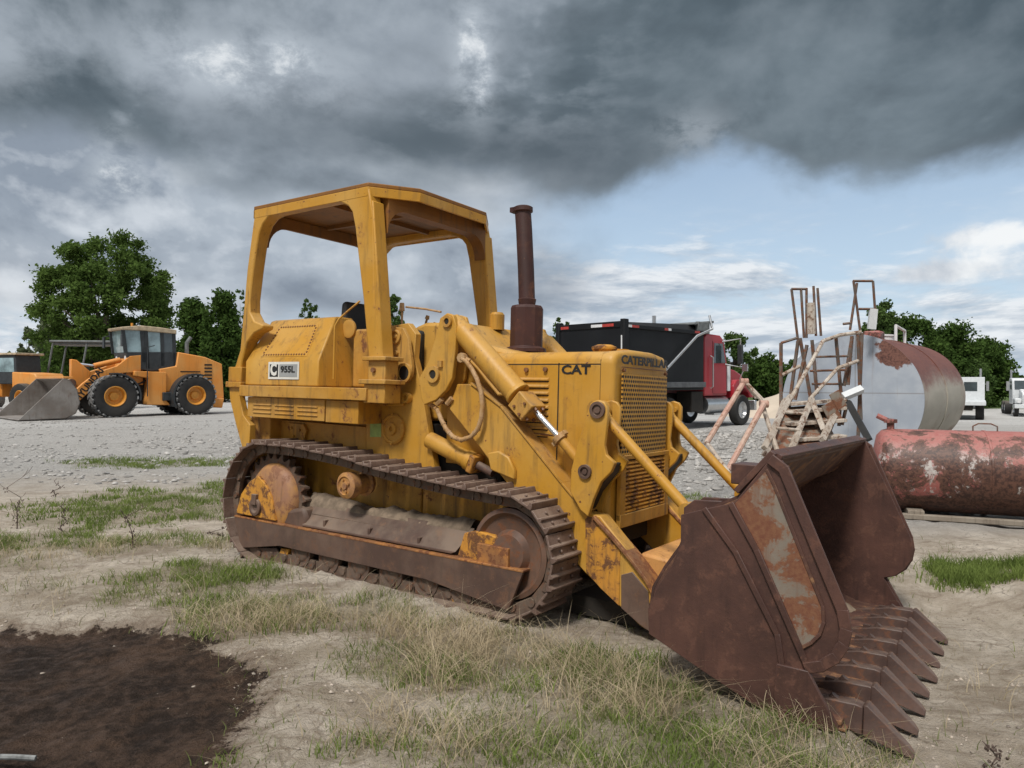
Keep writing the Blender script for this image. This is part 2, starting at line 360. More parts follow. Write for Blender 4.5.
me.loops.add(Q.size); me.polygons.add(len(Q)); me.loops.foreach_set('vertex_index',Q.ravel()); me.polygons.foreach_set('loop_start',np.arange(len(Q))*4)
me.update(); me.polygons.foreach_set('use_smooth',np.ones(len(Q),bool))
def ground_mat():
    m=Mt('yard_soil'); c=m.coord(); x,y,z=m.sep(c)
    n1=m.noise(c,.35,6,.6); n2=m.noise(c,2.1,8,.68,.3); n3=m.noise(c,17,8,.72); n4=m.noise(c,95,4,.65)
    v=m.voro(c,38); st=m.noise(m.scale(c,(1.0,3.6,1)),1.6,8,.7,.6)
    soil=m.mix(m.ss(.36,.62,n2),(.44,.365,.285),(.70,.615,.51))
    soil=m.mix(m.ss(.5,.66,st)*.6,soil,(.25,.19,.14))
    soil=m.mix(m.ss(.56,.7,n3)*.6,soil,(.2,.15,.108)); soil=m.mix(m.ss(.58,.72,n4)*.5,soil,(.56,.5,.42))
    cr=m.voro(c,9,'DISTANCE_TO_EDGE'); soil=m.mix((1.0-m.ss(.0,.06,cr+(n4-.5)*.08))*m.ss(.45,.6,n2)*.5,soil,(.14,.1,.075))
    sp_=m.ss(.6,.68,m.noise(c,210,3,.7)); soil=m.mix(sp_*.6,soil,(.1,.075,.055)); soil=m.mix(m.ss(.62,.7,m.noise(c,150,3,.7))*.6,soil,(.66,.6,.52))
    rut=m.ss(.56,.66,m.noise(m.scale(c,(.5,3.2,1)),2.4,6,.7,.8)); soil=m.mix(rut*.45,soil,(.27,.21,.155))
    # grey crushed stone of the yard further off
    grav=m.mix(m.ss(.35,.65,n3*.6+n4*.4),(.28,.265,.245),(.58,.555,.52)); grav=m.mix(m.ss(.4,.65,n1)*.5,grav,(.46,.44,.415))
    grav=m.mix(m.ss(.54,.7,m.noise(m.scale(c,(.35,1.6,1)),1,7,.65))*.5,grav,(.26,.235,.21))
    f=m.ss(8.5,13.5,y+n2*3.0-1.5+(0.0-x)*.06)
    f2=m.ss(0.6,2.2,x-.4+n2)*m.ss(6.5,8.0,y)
    f=m.math('MAXIMUM',f,f2); col=m.mix(f,soil,grav)
    far=m.mix(m.ss(.4,.6,m.noise(c,.12,4,.5)),(.56,.55,.53),(.42,.41,.395)); far=m.mix(m.ss(.5,.6,m.noise(m.scale(c,(.12,1.1,1)),1.3,7,.7,.4))*.5,far,(.3,.285,.265)); far=m.mix(m.ss(.6,.66,n3)*.4,far,(.68,.66,.63)); col=m.mix(m.ss(16,28,y)*.7,col,far)
    lit=m.ss(.46,.6,m.noise(c,1.3,6,.65)*.6+n3*.4)*.5*(1.0-f); col=m.mix(lit*.8,col,(.24,.18,.125))
    vg=X(m,m.node('ShaderNodeAttribute',attribute_name='growth').outputs['Fac'])
    col=m.mix(clamp01(vg*(.2+.9*n3)),col,m.mix(m.ss(.4,.6,n2),(.15,.14,.065),(.24,.185,.115)))
    # green growth beyond the yard on the right
    gy=m.ss(62,66,y-x*.1)*m.ss(20,26,x); col=m.mix(gy,col,(.07,.11,.03))
    # dark oily mud
    dx=(x-MUDC[0])/1.45; dy=(y-MUDC[1])/1.3; d=m.math('SQRT',dx*dx+dy*dy)+(n2-.5)*.55+(n3-.5)*.22
    mk=1.0-m.ss(1.07,1.10,d); ring=(1.0-m.ss(1.08,1.22,d))
    mud=m.mix(m.ss(.4,.62,n2*.5+n3*.5),(.026,.017,.012),(.105,.064,.042)); mud=m.mix(m.ss(.62,.7,n4*.5+n3*.5)*.5,mud,(.2,.13,.09))
    col=m.mix(ring*.55,col,(.13,.075,.045)); col=m.mix(mk,col,mud)
    ro=.93-mk*.5*m.ss(.4,.6,n3)
    return m.out(col,ro,0.0,m.bump(n3*.8+n4*.9+n2*.4+cr*.5,1.0,.035),.2)
me.materials.append(ground_mat()); gr=bpy.data.objects.new('ground',me); COL.objects.link(gr); gr['kind']='structure'
# ------------------------------------------------------------------ grass, straw, stones
def ell(cx,cy,rx,ry,w=1.0): return (cx,cy,rx,ry,w)
def gpt(px,py): g=G(px,py); return g[0],g[1]
def dens(x,y,L,edge=.35):
    d=np.zeros_like(x); nz=fbm(x*2.1+31,y*2.1+7,4)
    for cx,cy,rx,ry,w in L:
        r=np.hypot((x-cx)/rx,(y-cy)/ry)+(nz-.5)*1.1
        d=np.maximum(d,w*smooth(1.0,1.0-edge,r))
    return d
GROW=[]
def blades(name,n,regs,area,hmin,hmax,wid,bend,mat,label,segs=3,clump=5.0,thr=.0):
    GROW.append((regs,.8 if 'green' in name or 'olive' in name else .3))
    x=RS.uniform(area[0],area[1],n*9); y=RS.uniform(area[2],area[3],n*9)
    d=dens(x,y,regs); cl=smooth(.32,.62,fbm(x*clump,y*clump,3)); keep=RS.rand(len(x))<d*(.05+.95*cl**1.5)
    # keep the machines' footprint free: under the tracks and inside the bucket
    u=(x-FR.O[0])*FR.R[0][0]+(y-FR.O[1])*FR.R[1][0]; v=(x-FR.O[0])*FR.R[0][1]+(y-FR.O[1])*FR.R[1][1]
    inside=(np.hypot((x-MUDC[0])/1.45,(y-MUDC[1])/1.3)<1.0)|((u>-3.15)&(u<.12)&(abs(v)<.83))|((u>.95)&(u<1.9)&(abs(v)<1.08)); keep&=~inside
    x=x[keep][:n]; y=y[keep][:n]; k=len(x); z=H(x,y)-.005
    h=RS.uniform(hmin,hmax,k)*(.6+.8*fbm(x*3,y*3,2)); a=RS.rand(k)*2*np.pi; b=RS.uniform(bend*.3,bend,k)*h; w=wid*RS.uniform(.6,1.3,k)
    dx,dy=np.cos(a),np.sin(a); sx,sy=-dy,dx; V=[]; t=np.linspace(0,1,segs+1)
    a2=RS.rand(k)*2*np.pi; sx,sy=np.cos(a2),np.sin(a2)
    for i,q in enumerate(t):
        px=x+dx*b*q*q; py=y+dy*b*q*q; pz=z+h*(q-.35*bend*q*q*.6)
        ww=w*(1-q*.9)
        if i<segs: V+= [np.stack([px-sx*ww,py-sy*ww,pz],1),np.stack([px+sx*ww,py+sy*ww,pz],1)]
        else: V.append(np.stack([px,py,pz],1))
    nv=2*segs+1; V=np.stack(V,1).reshape(-1,3); base=(np.arange(k)*nv)[:,None]; loops=[];starts=[];
    quads=np.concatenate([base+np.array([2*i,2*i+1,2*i+3,2*i+2]) for i in range(segs-1)],0); tri=base+np.array([2*segs-2,2*segs-1,2*segs])
    me=bpy.data.meshes.new(name); me.vertices.add(len(V)); me.vertices.foreach_set('co',V.astype(np.float32).ravel())
    L=np.concatenate([quads.ravel(),tri.ravel()]); me.loops.add(len(L)); me.loops.foreach_set('vertex_index',L)
    ls=np.concatenate([np.arange(len(quads))*4,len(quads)*4+np.arange(len(tri))*3]); me.polygons.add(len(ls)); me.polygons.foreach_set('loop_start',ls)
    me.update(); me.validate(); me.materials.append(mat); o=bpy.data.objects.new(name,me); COL.objects.link(o)
    tag(o,label,None,None,'stuff'); o['category']=name.split('_')[-1]; return o
# calibrated frame of the crawler loader (X forward, Y to its left, Z up)
FR=Frame([[0.8148,0.5793,0.025],[-0.5797,0.8147,0.0157],[-0.0113,-0.0273,0.9996]],(0.542,5.115,-0.023))
S=FR.S
gA=[ell(-4.3,8.7,1.7,1.6),ell(-3.4,10.4,1.4,1.5,.9),ell(-6.4,13.3,2.4,.9,.9),ell(-4.0,13.2,1.8,.7,.8),ell(-4.9,6.7,1.8,.42,1),ell(-3.3,6.9,.9,.3,.6),ell(-2.45,5.5,.7,.5,1),ell(-1.7,4.85,.7,.25,.6),ell(-1.3,4.4,.9,.22,.4),
    ell(.1,3.25,.8,.8,.8),ell(.75,3.0,.7,.6,.9),ell(.5,3.8,.55,.35,1),ell(4.1,5.6,1.7,.40,1.2),ell(5.6,5.5,1.9,.5,1.2),ell(2.2,9.2,.6,.4,.8),
    ell(-1.25,2.85,.22,.16,.9),ell(-.5,2.9,.35,.2,.5),ell(-.45,3.5,.3,.2,.5),ell(1.9,2.75,1.2,.18,.5),ell(3.1,3.0,.8,.2,.3),ell(1.2,2.65,.8,.3,.8),ell(0,2.4,2.5,.35,.5)]
blades('green_grass',36000,gA,(-8,7,2.2,7.4),.04,.115,.0034,.9,M['grass'],'short green grass in patches over the pale soil')
blades('far_green_grass',24000,gA,(-9,8,7.4,15),.03,.10,.0055,.9,M['grass'],'low green grass growing beside and behind the crawler loader')
blades('band_green_grass',11000,gA,(2.4,7.6,4.9,6.3),.06,.14,.004,.7,M['grass'],'lush strip of green grass right of the bucket')
gO=[ell(-4.7,6.5,1.8,.55,.9),ell(-3.0,6.8,.9,.4,.6),ell(-2.4,5.35,.9,.6,.8),ell(-1.4,4.7,1.0,.35,1),ell(-.2,3.95,1.0,.6,1.1),ell(.4,3.2,1.1,.9,1),ell(.9,2.9,1.1,.6,1),ell(-4.2,5.9,.7,.2,.4),ell(-.6,2.95,.9,.35,.5),ell(1.9,2.7,1.5,.25,.7),ell(-3.6,8.5,1.6,1.2,.4),ell(0,2.4,2.8,.35,.7)]
blades('olive_grass',25000,gO+[ell(0,4.5,7,4,.05)],(-6.5,4,2.2,9.5),.02,.12,.0026,1.1,M['olive'],'half dried olive grass between the green patches',clump=4)
gS=[ell(-4.6,6.25,1.5,.4,.8),ell(-3.3,6.5,.9,.3,.5),ell(-1.15,4.5,.9,.32,.9),ell(-.4,4.1,.9,.4,1.1),ell(-.25,3.75,.8,.45,1),ell(.1,3.6,.9,.5,1),ell(.35,3.15,1.0,.7,.8),ell(-.2,3.1,.8,.5,.7),ell(.9,2.9,1.0,.5,.7),ell(1.6,2.75,.9,.2,.6)]
blades('dry_straw',16000,gS+[ell(0,4,6,3,.03)],(-6,3.2,2.3,7.2),.03,.22,.0021,1.6,M['straw'],'tangled dry straw in front of the tracks',segs=4,clump=3)
blades('tall_straw',1500,[ell(-4.5,6.25,1.3,.35,.9),ell(-.9,4.35,1.0,.25,.9),ell(-.1,3.75,.9,.4,1),ell(.75,3.35,.6,.35,.9),ell(-1.8,5.0,.8,.2,.5),ell(.3,3.0,.8,.5,.35)],(-6,2,2.9,7.2),.12,.38,.0018,1.4,M['straw'],'tall bent straw stalks in front of the tracks and bucket',segs=6,clump=2)
blades('dead_litter',42000,[ell(-.8,3.9,2.4,1.2,.7),ell(-3.4,5.4,2.2,1.6,.5),ell(.6,3,1.6,.8,.7),ell(3.2,4.2,2.0,1.2,.4)],(-6,5.5,2.3,7.5),.006,.025,.0018,4.5,M['weed_litter'],'dead grass litter lying flat on the soil',segs=2,clump=5)
def stones(name,n,area,smin,smax,mat,label,dfun,flat=.6):
    x=RS.uniform(area[0],area[1],n*5); y=RS.uniform(area[2],area[3],n*5); k=RS.rand(len(x))<dfun(x,y); x=x[k][:n]; y=y[k][:n]; k=len(x)
    ico=np.array([(1,0,0),(-1,0,0),(0,1,0),(0,-1,0),(0,0,1),(0,0,-1),(.6,.6,.5),(-.6,.6,.5),(-.6,-.6,.5),(.6,-.6,.5)],float)
    fc=np.array([(0,2,6),(2,1,7),(1,3,8),(3,0,9),(4,6,7),(4,7,8),(4,8,9),(4,9,6),(6,2,7),(7,1,8),(8,3,9),(9,0,6)])
    s=smin+(smax-smin)*RS.rand(k)**5; V=ico[None]*(1+RS.uniform(-.35,.35,(k,10,1)))*s[:,None,None]; V[:,:,2]*=flat
    a=RS.rand(k)*6.28; ca,sa=np.cos(a)[:,None],np.sin(a)[:,None]; X_=V[:,:,0]*ca-V[:,:,1]*sa*.7; Y_=V[:,:,0]*sa+V[:,:,1]*ca*.7
    V=np.stack([X_+x[:,None],Y_+y[:,None],V[:,:,2]+(H(x,y)+s*.1)[:,None]],2).reshape(-1,3)
    T=(np.arange(k)*10)[:,None,None]+fc[None]; T=T.reshape(-1,3); me=bpy.data.meshes.new(name); me.vertices.add(len(V)); me.vertices.foreach_set('co',V.astype(np.float32).ravel())
    me.loops.add(T.size); me.loops.foreach_set('vertex_index',T.ravel()); me.polygons.add(len(T)); me.polygons.foreach_set('loop_start',np.arange(len(T))*3); me.update(); me.validate()
    me.materials.append(mat); o=bpy.data.objects.new(name,me); COL.objects.link(o); tag(o,label,None,None,'stuff'); o['category']=name; return o
stones('pebbles',15000,(-5.5,4.9,2.1,9.5),.0025,.014,M['pebble'],'small pale pebbles strewn over the soil',lambda x,y:smooth(9,3,y)*(.12+.88*smooth(.45,.65,fbm(x*2,y*2,3)))*(.06+.94*smooth(.95,1.15,np.hypot((x-MUDC[0])/1.45,(y-MUDC[1])/1.3))))
stones('gravel',15000,(-8,11,8,21),.015,.09,M['stone'],'loose grey gravel heaped behind the crawler loader',
    lambda x,y:np.clip(np.exp(-(((x-4.6)/3.4)**2+((y-14.5)/4.2)**2))*1.2*(.35+.65*smooth(.35,.6,fbm(x*1.5,y*1.5,3)))+.16*smooth(-9,-3,x)*smooth(12,14,y),0,1))
gv=np.zeros(nx*ny)
for regs,w in GROW: gv=np.maximum(gv,w*dens(XX.ravel(),YY.ravel(),regs,.6))
at_=gr.data.attributes.new('growth','FLOAT','POINT'); at_.data.foreach_set('value',gv.astype(np.float32))
stones('yard_stones',9000,(-17,-1.5,10.5,26),.012,.07,M['stone'],'loose grey stones scattered over the left yard',lambda x,y:.15+.85*smooth(.45,.68,fbm(x*.7+3,y*1.1,3)),flat=.45)
# ------------------------------------------------------------------ sky
def sky():
    w=bpy.data.worlds.new('World'); SC.world=w; w.use_nodes=True; m=Mt('',world=w)
    nish=m.node('ShaderNodeTexSky',sky_type='NISHITA',sun_disc=False); nish.sun_elevation=rad(SUN_EL); nish.sun_rotation=rad(SUN_ROT); nish.altitude=100; nish.air_density=1.0; nish.dust_density=1.0; nish.ozone_density=1.0
    d=m.coord('Generated'); x,y,z=m.sep(d)
    az=m.math('ARCTAN2',x,y); el=m.math('ARCSINE',z)
    def shift(v,o):
        n=m.node('ShaderNodeVectorMath',operation='ADD'); m.l.new(v.k,n.inputs[0]); n.inputs[1].default_value=o; return X(m,n.outputs[0])
    s3=m.scale(d,(1,1,1.5)); up3=shift(s3,(-.016,0,.036))
    w0=m.noise(s3,2.1,5,.55,.2); w1=m.noise(s3,3.9,9,.52,.25); w1u=m.noise(up3,3.9,9,.52,.25)
    w2=m.noise(s3,9.0,8,.55,.2); w2u=m.noise(shift(s3,(-.008,0,.018)),9.0,8,.55,.2); w3=m.noise(s3,17,10,.68,.2)
    relief=(w1-w1u)*3.6+(w2-w2u)*1.2            # lit upper rims and darker bellies of the billows
    def gs(a,e,ra,re):
        p=(az-a)/ra; q=(el-e)/re; return m.math('EXPONENT',(p*p+q*q)*-1.0)
    right=m.ss(.0,.22,az); left=1.0-right
    # ragged lower edge of the dark deck: hangs down left of the gap, clear edge on the right, broken on the left
    B=.262+gs(.28,.25,.08,9)*.03-m.ss(.33,.62,az)*.02-gs(.1,.25,.06,9)*.012-left*m.ss(-.15,-.5,az)*.01
    dd=el-B+(w0-.5)*.10+(w1-.5)*.16+(w2-.5)*.06
    deck=m.ss(-.02,.03,dd)
    leftlow=(1.0-m.ss(-.03,.16,az+(w1-.5)*.25))*m.ss(.03,.10,el+(w1-.5)*.22)
    sc=m.node('ShaderNodeVectorMath',operation='SCALE'); m.l.new(nish.outputs[0],sc.inputs[0]); sc.inputs['Scale'].default_value=SKY; blue=X(m,sc.outputs[0])
    blue=m.mix(m.ss(.36,.02,el)*.5+.35,blue,(.56,.70,.84))
    # thin broken cloud rows low above the horizon
    lw=m.noise(m.scale(d,(1,1,4.2)),4.2,10,.62,.2); lwu=m.noise(shift(m.scale(d,(1,1,4.2)),(-.01,0,.035)),4.2,10,.62,.2)
    lowc=m.ss(.42,.60,lw+(.15-el)*.7)
    white=m.mix(clamp01(.5+(lw-lwu)*7.0),(.40,.47,.56),(.84,.87,.90))
    col=m.mix(clamp01(lowc*.92*(1.0-m.ss(.15,.24,el))),blue,white)
    veil=m.ss(.45,.7,m.noise(m.scale(d,(1,1,3)),6,9,.65,.3)); col=m.mix(veil*.35*m.ss(.3,.1,el),col,(.74,.79,.85))
    cum=gs(.6,.168,.085,.026)+gs(.53,.128,.15,.02)*.75+gs(.27,.03,.05,.022)+gs(.0,.10,.06,.03)*.7
    cm=m.ss(.50,.60,clamp01(cum)*.36+w2*.5+w3*.12)
    col=m.mix(cm*.95,col,m.mix(clamp01(.55+relief*1.6),(.50,.55,.62),(.92,.94,.95)))
    # grey middle clouds on the left with pale breaks
    mid=m.mix(m.ss(.40,.60,w0*.45+w1*.55),(.27,.32,.39),(.46,.52,.59))
    mid=m.mix(clamp01((relief-.05)*2.2),mid,(.62,.67,.73)); mid=m.mix(clamp01((relief*-1.0-.04)*1.6),mid,(.19,.23,.29))
    mid=m.mix(clamp01(gs(-.66,.07,.24,.06)*1.0+gs(-.1,.05,.3,.04)*.8)*m.ss(.3,.6,w1),mid,(.82,.85,.88))
    col=m.mix(clamp01(leftlow),col,mid)
    dk=m.mix(m.ss(.38,.62,w0*.6+w1*.4),(.088,.12,.146),(.182,.228,.265))
    dk=m.mix(left*m.ss(.44,.58,w0*.5+w1*.5)*.85,dk,(.285,.33,.385))
    dk=m.mix(clamp01(relief*1.6)*(left*.8+.2),dk,(.42,.475,.535)); dk=m.mix(clamp01(relief*-1.3)*.8,dk,(.075,.097,.118))
    dk=m.mix(clamp01(gs(-.02,.315,.22,.05)*.65+gs(.1,.27,.12,.05)*.4),dk,(.10,.126,.152))
    dk=m.mix(m.ss(.05,.0,dd)*.45,dk,(.21,.25,.29))
    lightz=clamp01(gs(-.40,.375,.20,.04)+gs(-.1,.42,.1,.05)*.5+gs(-.62,.33,.1,.06)*.8); dk=m.mix(lightz*m.ss(.38,.58,w1*.6+w2*.4)*.85,dk,(.34,.385,.44))
    dk=m.mix(gs(-.27,.325,.17,.035)*.5+gs(-.5,.44,.2,.04)*.35,dk,(.12,.15,.18))
    col=m.mix(deck,col,dk)
    # ragged bright breaks in the deck
    big=gs(-.055,.43,.030,.06)*1.2+gs(-.045,.39,.02,.03)*.6+gs(-.37,.385,.13,.04)+gs(-.30,.41,.05,.03)*.6+gs(-.5,.25,.03,.04)+gs(-.48,.235,.05,.02)*.5+gs(.25,.325,.05,.03)*.5+gs(-.62,.36,.05,.05)*.4
    tor=w2*.35+w3*.65
    col=m.mix(clamp01(big*1.2)*m.ss(.36,.56,tor)*.85,col,(.47,.525,.585))
    core=m.ss(.65,.84,clamp01(big)*.27+tor*.86)
    col=m.mix(core*.85,col,m.mix(m.ss(.4,.6,w3),(.6,.66,.72),(.9,.93,.95)))
    # behind and above the photographer
    back=1.0-m.ss(-.5,.2,y+m.math('ABSOLUTE',x)*.3)
    col=m.mix(clamp01(back),col,m.mix(m.ss(.1,.6,el),(.26,.29,.33),(.55,.58,.61)))
    col=m.mix(m.ss(.6,.95,el),col,m.mix(m.ss(.3,.7,w2),(.65,.69,.74),(1.15,1.17,1.2)))
    col=m.mix(m.ss(.0,-.03,el),col,(.3,.28,.25))
    bg=m.node('ShaderNodeBackground'); m.put(bg.inputs[0],col); bg.inputs[1].default_value=1.0
    o=m.node('ShaderNodeOutputWorld'); m.l.new(bg.outputs[0],o.inputs[0])
SUN_EL=56; SUN_ROT=205; SKY=.12; SUN_E=3.1
sky()
sd=bpy.data.lights.new('sun','SUN'); sd.energy=SUN_E; sd.angle=rad(11); sd.color=(1,.96,.9); so=bpy.data.objects.new('sun',sd); COL.objects.link(so)
a=rad(SUN_ROT); e=rad(SUN_EL); v=Vector((math.sin(a)*math.cos(e),math.cos(a)*math.cos(e),math.sin(e))); so.rotation_euler=v.to_track_quat('Z','Y').to_euler()
cd=bpy.data.cameras.new('camera'); cd.sensor_width=36; cd.lens=F/1024*36; cd.clip_end=3000; cd.clip_start=.05
co=bpy.data.objects.new('camera',cd); COL.objects.link(co); co.location=(0,0,EYE); co.rotation_euler=(math.pi/2-PITCH,0,0); SC.camera=co
SC.view_settings.view_transform='Standard'; SC.view_settings.look='None'; SC.view_settings.gamma=1; SC.view_settings.exposure=0
SC.cycles.max_bounces=6; SC.cycles.transparent_max_bounces=4
# ================================================================== the crawler loader
L=thing('crawler_loader','old yellow crawler track loader with open roof frame and rusty toothed bucket on the ground','crawler loader',FR.mat())
def sp(px,py,y): p=S(px,py,y); return (p[0],y,p[1])
def both(mb,name,mat,parent=L,bevel=0,**k): return mb.build(name,mat,parent,bevel,**k), mb.mirror().build(name,mat,parent,bevel,**k)
def ring(c,r0,r1,h,mat,name='pin_boss',parent=L,side=-1,seg=20):
    """raised round boss with a hole or pin, standing out from a side plate"""
    mb=MB(); mb.lathe([(r0,0),(r0,h),(r1,h),(r1,-.0)],c,(0,side,0),seg); return mb
# ---- tracks -------------------------------------------------------
CR=(-2.655,.462,.5); CF=(-.172,.402,.388)   # outer (shoe) path: rear and front wheel circles
def track_path():
    pts=[]
    for t in np.linspace(-90,88,26): pts.append((CF[0]+CF[2]*math.cos(rad(t)),CF[1]+CF[2]*math.sin(rad(t))))
    top=[(-.45,.800),(-.8,.822),(-1.15,.852),(-1.45,.885),(-1.68,.917),(-1.95,.94),(-2.2,.955),(-2.45,.962)]
    pts+=top
    for t in np.linspace(92,262,28): pts.append((CR[0]+CR[2]*math.cos(rad(t)),CR[1]+CR[2]*math.sin(rad(t))))
    pts+=[(-2.6,-.025),(-2.3,-.02),(-1.2,-.01),(-.35,.012)]
    return pts
tp=track_path(); P2=np.array(tp+[tp[0]]); SL=np.concatenate([[0],np.cumsum(np.hypot(*np.diff(P2,axis=0).T))]); TOT=SL[-1]
def at(s):
    s=s%TOT; x=np.interp(s,SL,P2[:,0]); z=np.interp(s,SL,P2[:,1]); a=(s-.03)%TOT; b=(s+.03)%TOT
    dx=np.interp(b,SL,P2[:,0])-np.interp(a,SL,P2[:,0]); dz=np.interp(b,SL,P2[:,1])-np.interp(a,SL,P2[:,1]); return x,z,math.atan2(dz,dx)
NS=44; PIT=TOT/NS; YO,YI=-.85,-.49; YC=(YO+YI)/2
def shoe_mesh():
    mb=MB(); h=PIT*.485     # local: x along travel, z inwards (+) ; outer face towards -z (grousers)
    prof=[(-h,.012),(-h,-.004),(-h+.012,-.034),(-h+.026,-.034),(-h+.036,-.004),(-.008,-.004),(.0,-.024),(.013,-.024),(.02,-.004),(h-.02,-.004),(h,.0),(h,.012)]
    mb.prism(prof,YO-YC,YI-YC)
    for bx in(-.028,.045):
        for by in(-.07,.07): mb.cyl((bx,by,-.004),(bx,by,-.018),.011,seg=6)
    return mb
def make_track(side):
    ch=MB()
    for i in range(NS):
        x,z,a=at(i*PIT); nx,nz=-math.sin(a),math.cos(a)   # inward normal (path runs counter-clockwise)
        R=Matrix.Rotation(-a,3,'Y')
        for yy in(YC-.075,YC+.075):
            ch.obox((x+nx*.05,yy*(-side),z+nz*.05),PIT*.94,.035,.075,R)
            ch.cyl((x+nx*.055+math.cos(a)*PIT*.3,(yy-.028)*(-side),z+nz*.055+math.sin(a)*PIT*.3),(x+nx*.055+math.cos(a)*PIT*.3,(yy+.028)*(-side),z+nz*.055+math.sin(a)*PIT*.3),.028,seg=8)
    c=ch.build('track_chain',M['link'],L); base=None
    for i in range(NS):
        x,z,a=at(i*PIT)
        if base is None: base=shoe_mesh().build('track_shoe',M['shoe'],c,.003,seg=1); o=base
        else: o=base.copy(); COL.objects.link(o); o.parent=c
        o.location=(x+random.uniform(-.003,.003),YC*(-side)+random.uniform(-.006,.006),z+random.uniform(-.003,.003)); o.rotation_euler=(random.uniform(-.012,.012),-a+random.uniform(-.02,.02),random.uniform(-.02,.02))
    return c
make_track(-1); make_track(1)
def wheels(sg):
    y=YC*(-sg); out=sg
    mb=MB(); n=26
    prof=[]
    for i in range(n):
        for q,r in((0,.365),(.3,.365),(.45,.415),(.6,.415)): t=2*math.pi*(i+q)/n; prof.append((CR[0]+r*math.cos(t),CR[1]+r*math.sin(t)))
    mb.prism(prof,y-.03,y+.03); mb.lathe([(.33,-.03),(.33,-.06),(.1,-.06)],(CR[0],y,CR[1]),(0,out,0)); sk=mb.build('sprocket',M['link'],L)
    # cone shaped final drive cover with a scraped face
    hb=MB(); hb.lathe([(.30,.02),(.298,.05),(.27,.085),(.24,.10),(.12,.112),(0.001,.112)],(CR[0]+.03,y,CR[1]+.03),(0,out,0),40); hb.build('final_drive_cover',M['hub'],L)
    mb=MB(); mb.lathe([(.29,.055),(.29,.08),(.26,.09),(.235,.06),(.15,.05),(.12,.09),(.05,.1),(.001,.1)],(CF[0],y,CF[1]),(0,out,0),48)
    mb.lathe([(.29,.055),(.29,-.055),(.1,-.055)],(CF[0],y,CF[1]),(0,out,0),48); mb.build('idler_wheel',M['idler'],L)
    cx,cz=-1.66,.70
    mb=MB(); mb.lathe([(.001,-.1),(.085,-.1),(.1,-.06),(.075,-.05),(.075,.05),(.1,.06),(.1,.13),(.07,.145),(.065,.135),(.03,.135),(.028,.15),(.001,.15)],(cx,y,cz),(0,out,0),28)
    for k in range(4): t=k*math.pi/2+.4; mb.cyl((cx+.045*math.cos(t),y+out*.13,cz+.045*math.sin(t)),(cx+.045*math.cos(t),y+out*.15,cz+.045*math.sin(t)),.009,seg=6)
    mb.build('carrier_roller',M['hub'],L)
    first=None
    for k in range(6):
        x=-2.2+k*.335
        if first is None:
            mb=MB(); mb.lathe([(.001,.10),(.06,.10),(.075,.095),(.08,.09),(.115,.1),(.115,.06),(.09,.05),(.09,-.05),(.115,-.06),(.115,-.1),(.08,-.1),(.001,-.1)],(0,0,0),(0,out,0),20)
            mb.box(-.07,.07,out*.02,out*.085,.03,.15); first=mb.build('track_roller',M['link'],L); o=first
        else: o=first.copy(); COL.objects.link(o); o.parent=L
        o.location=(x,y,.115)
wheels(-1); wheels(1)
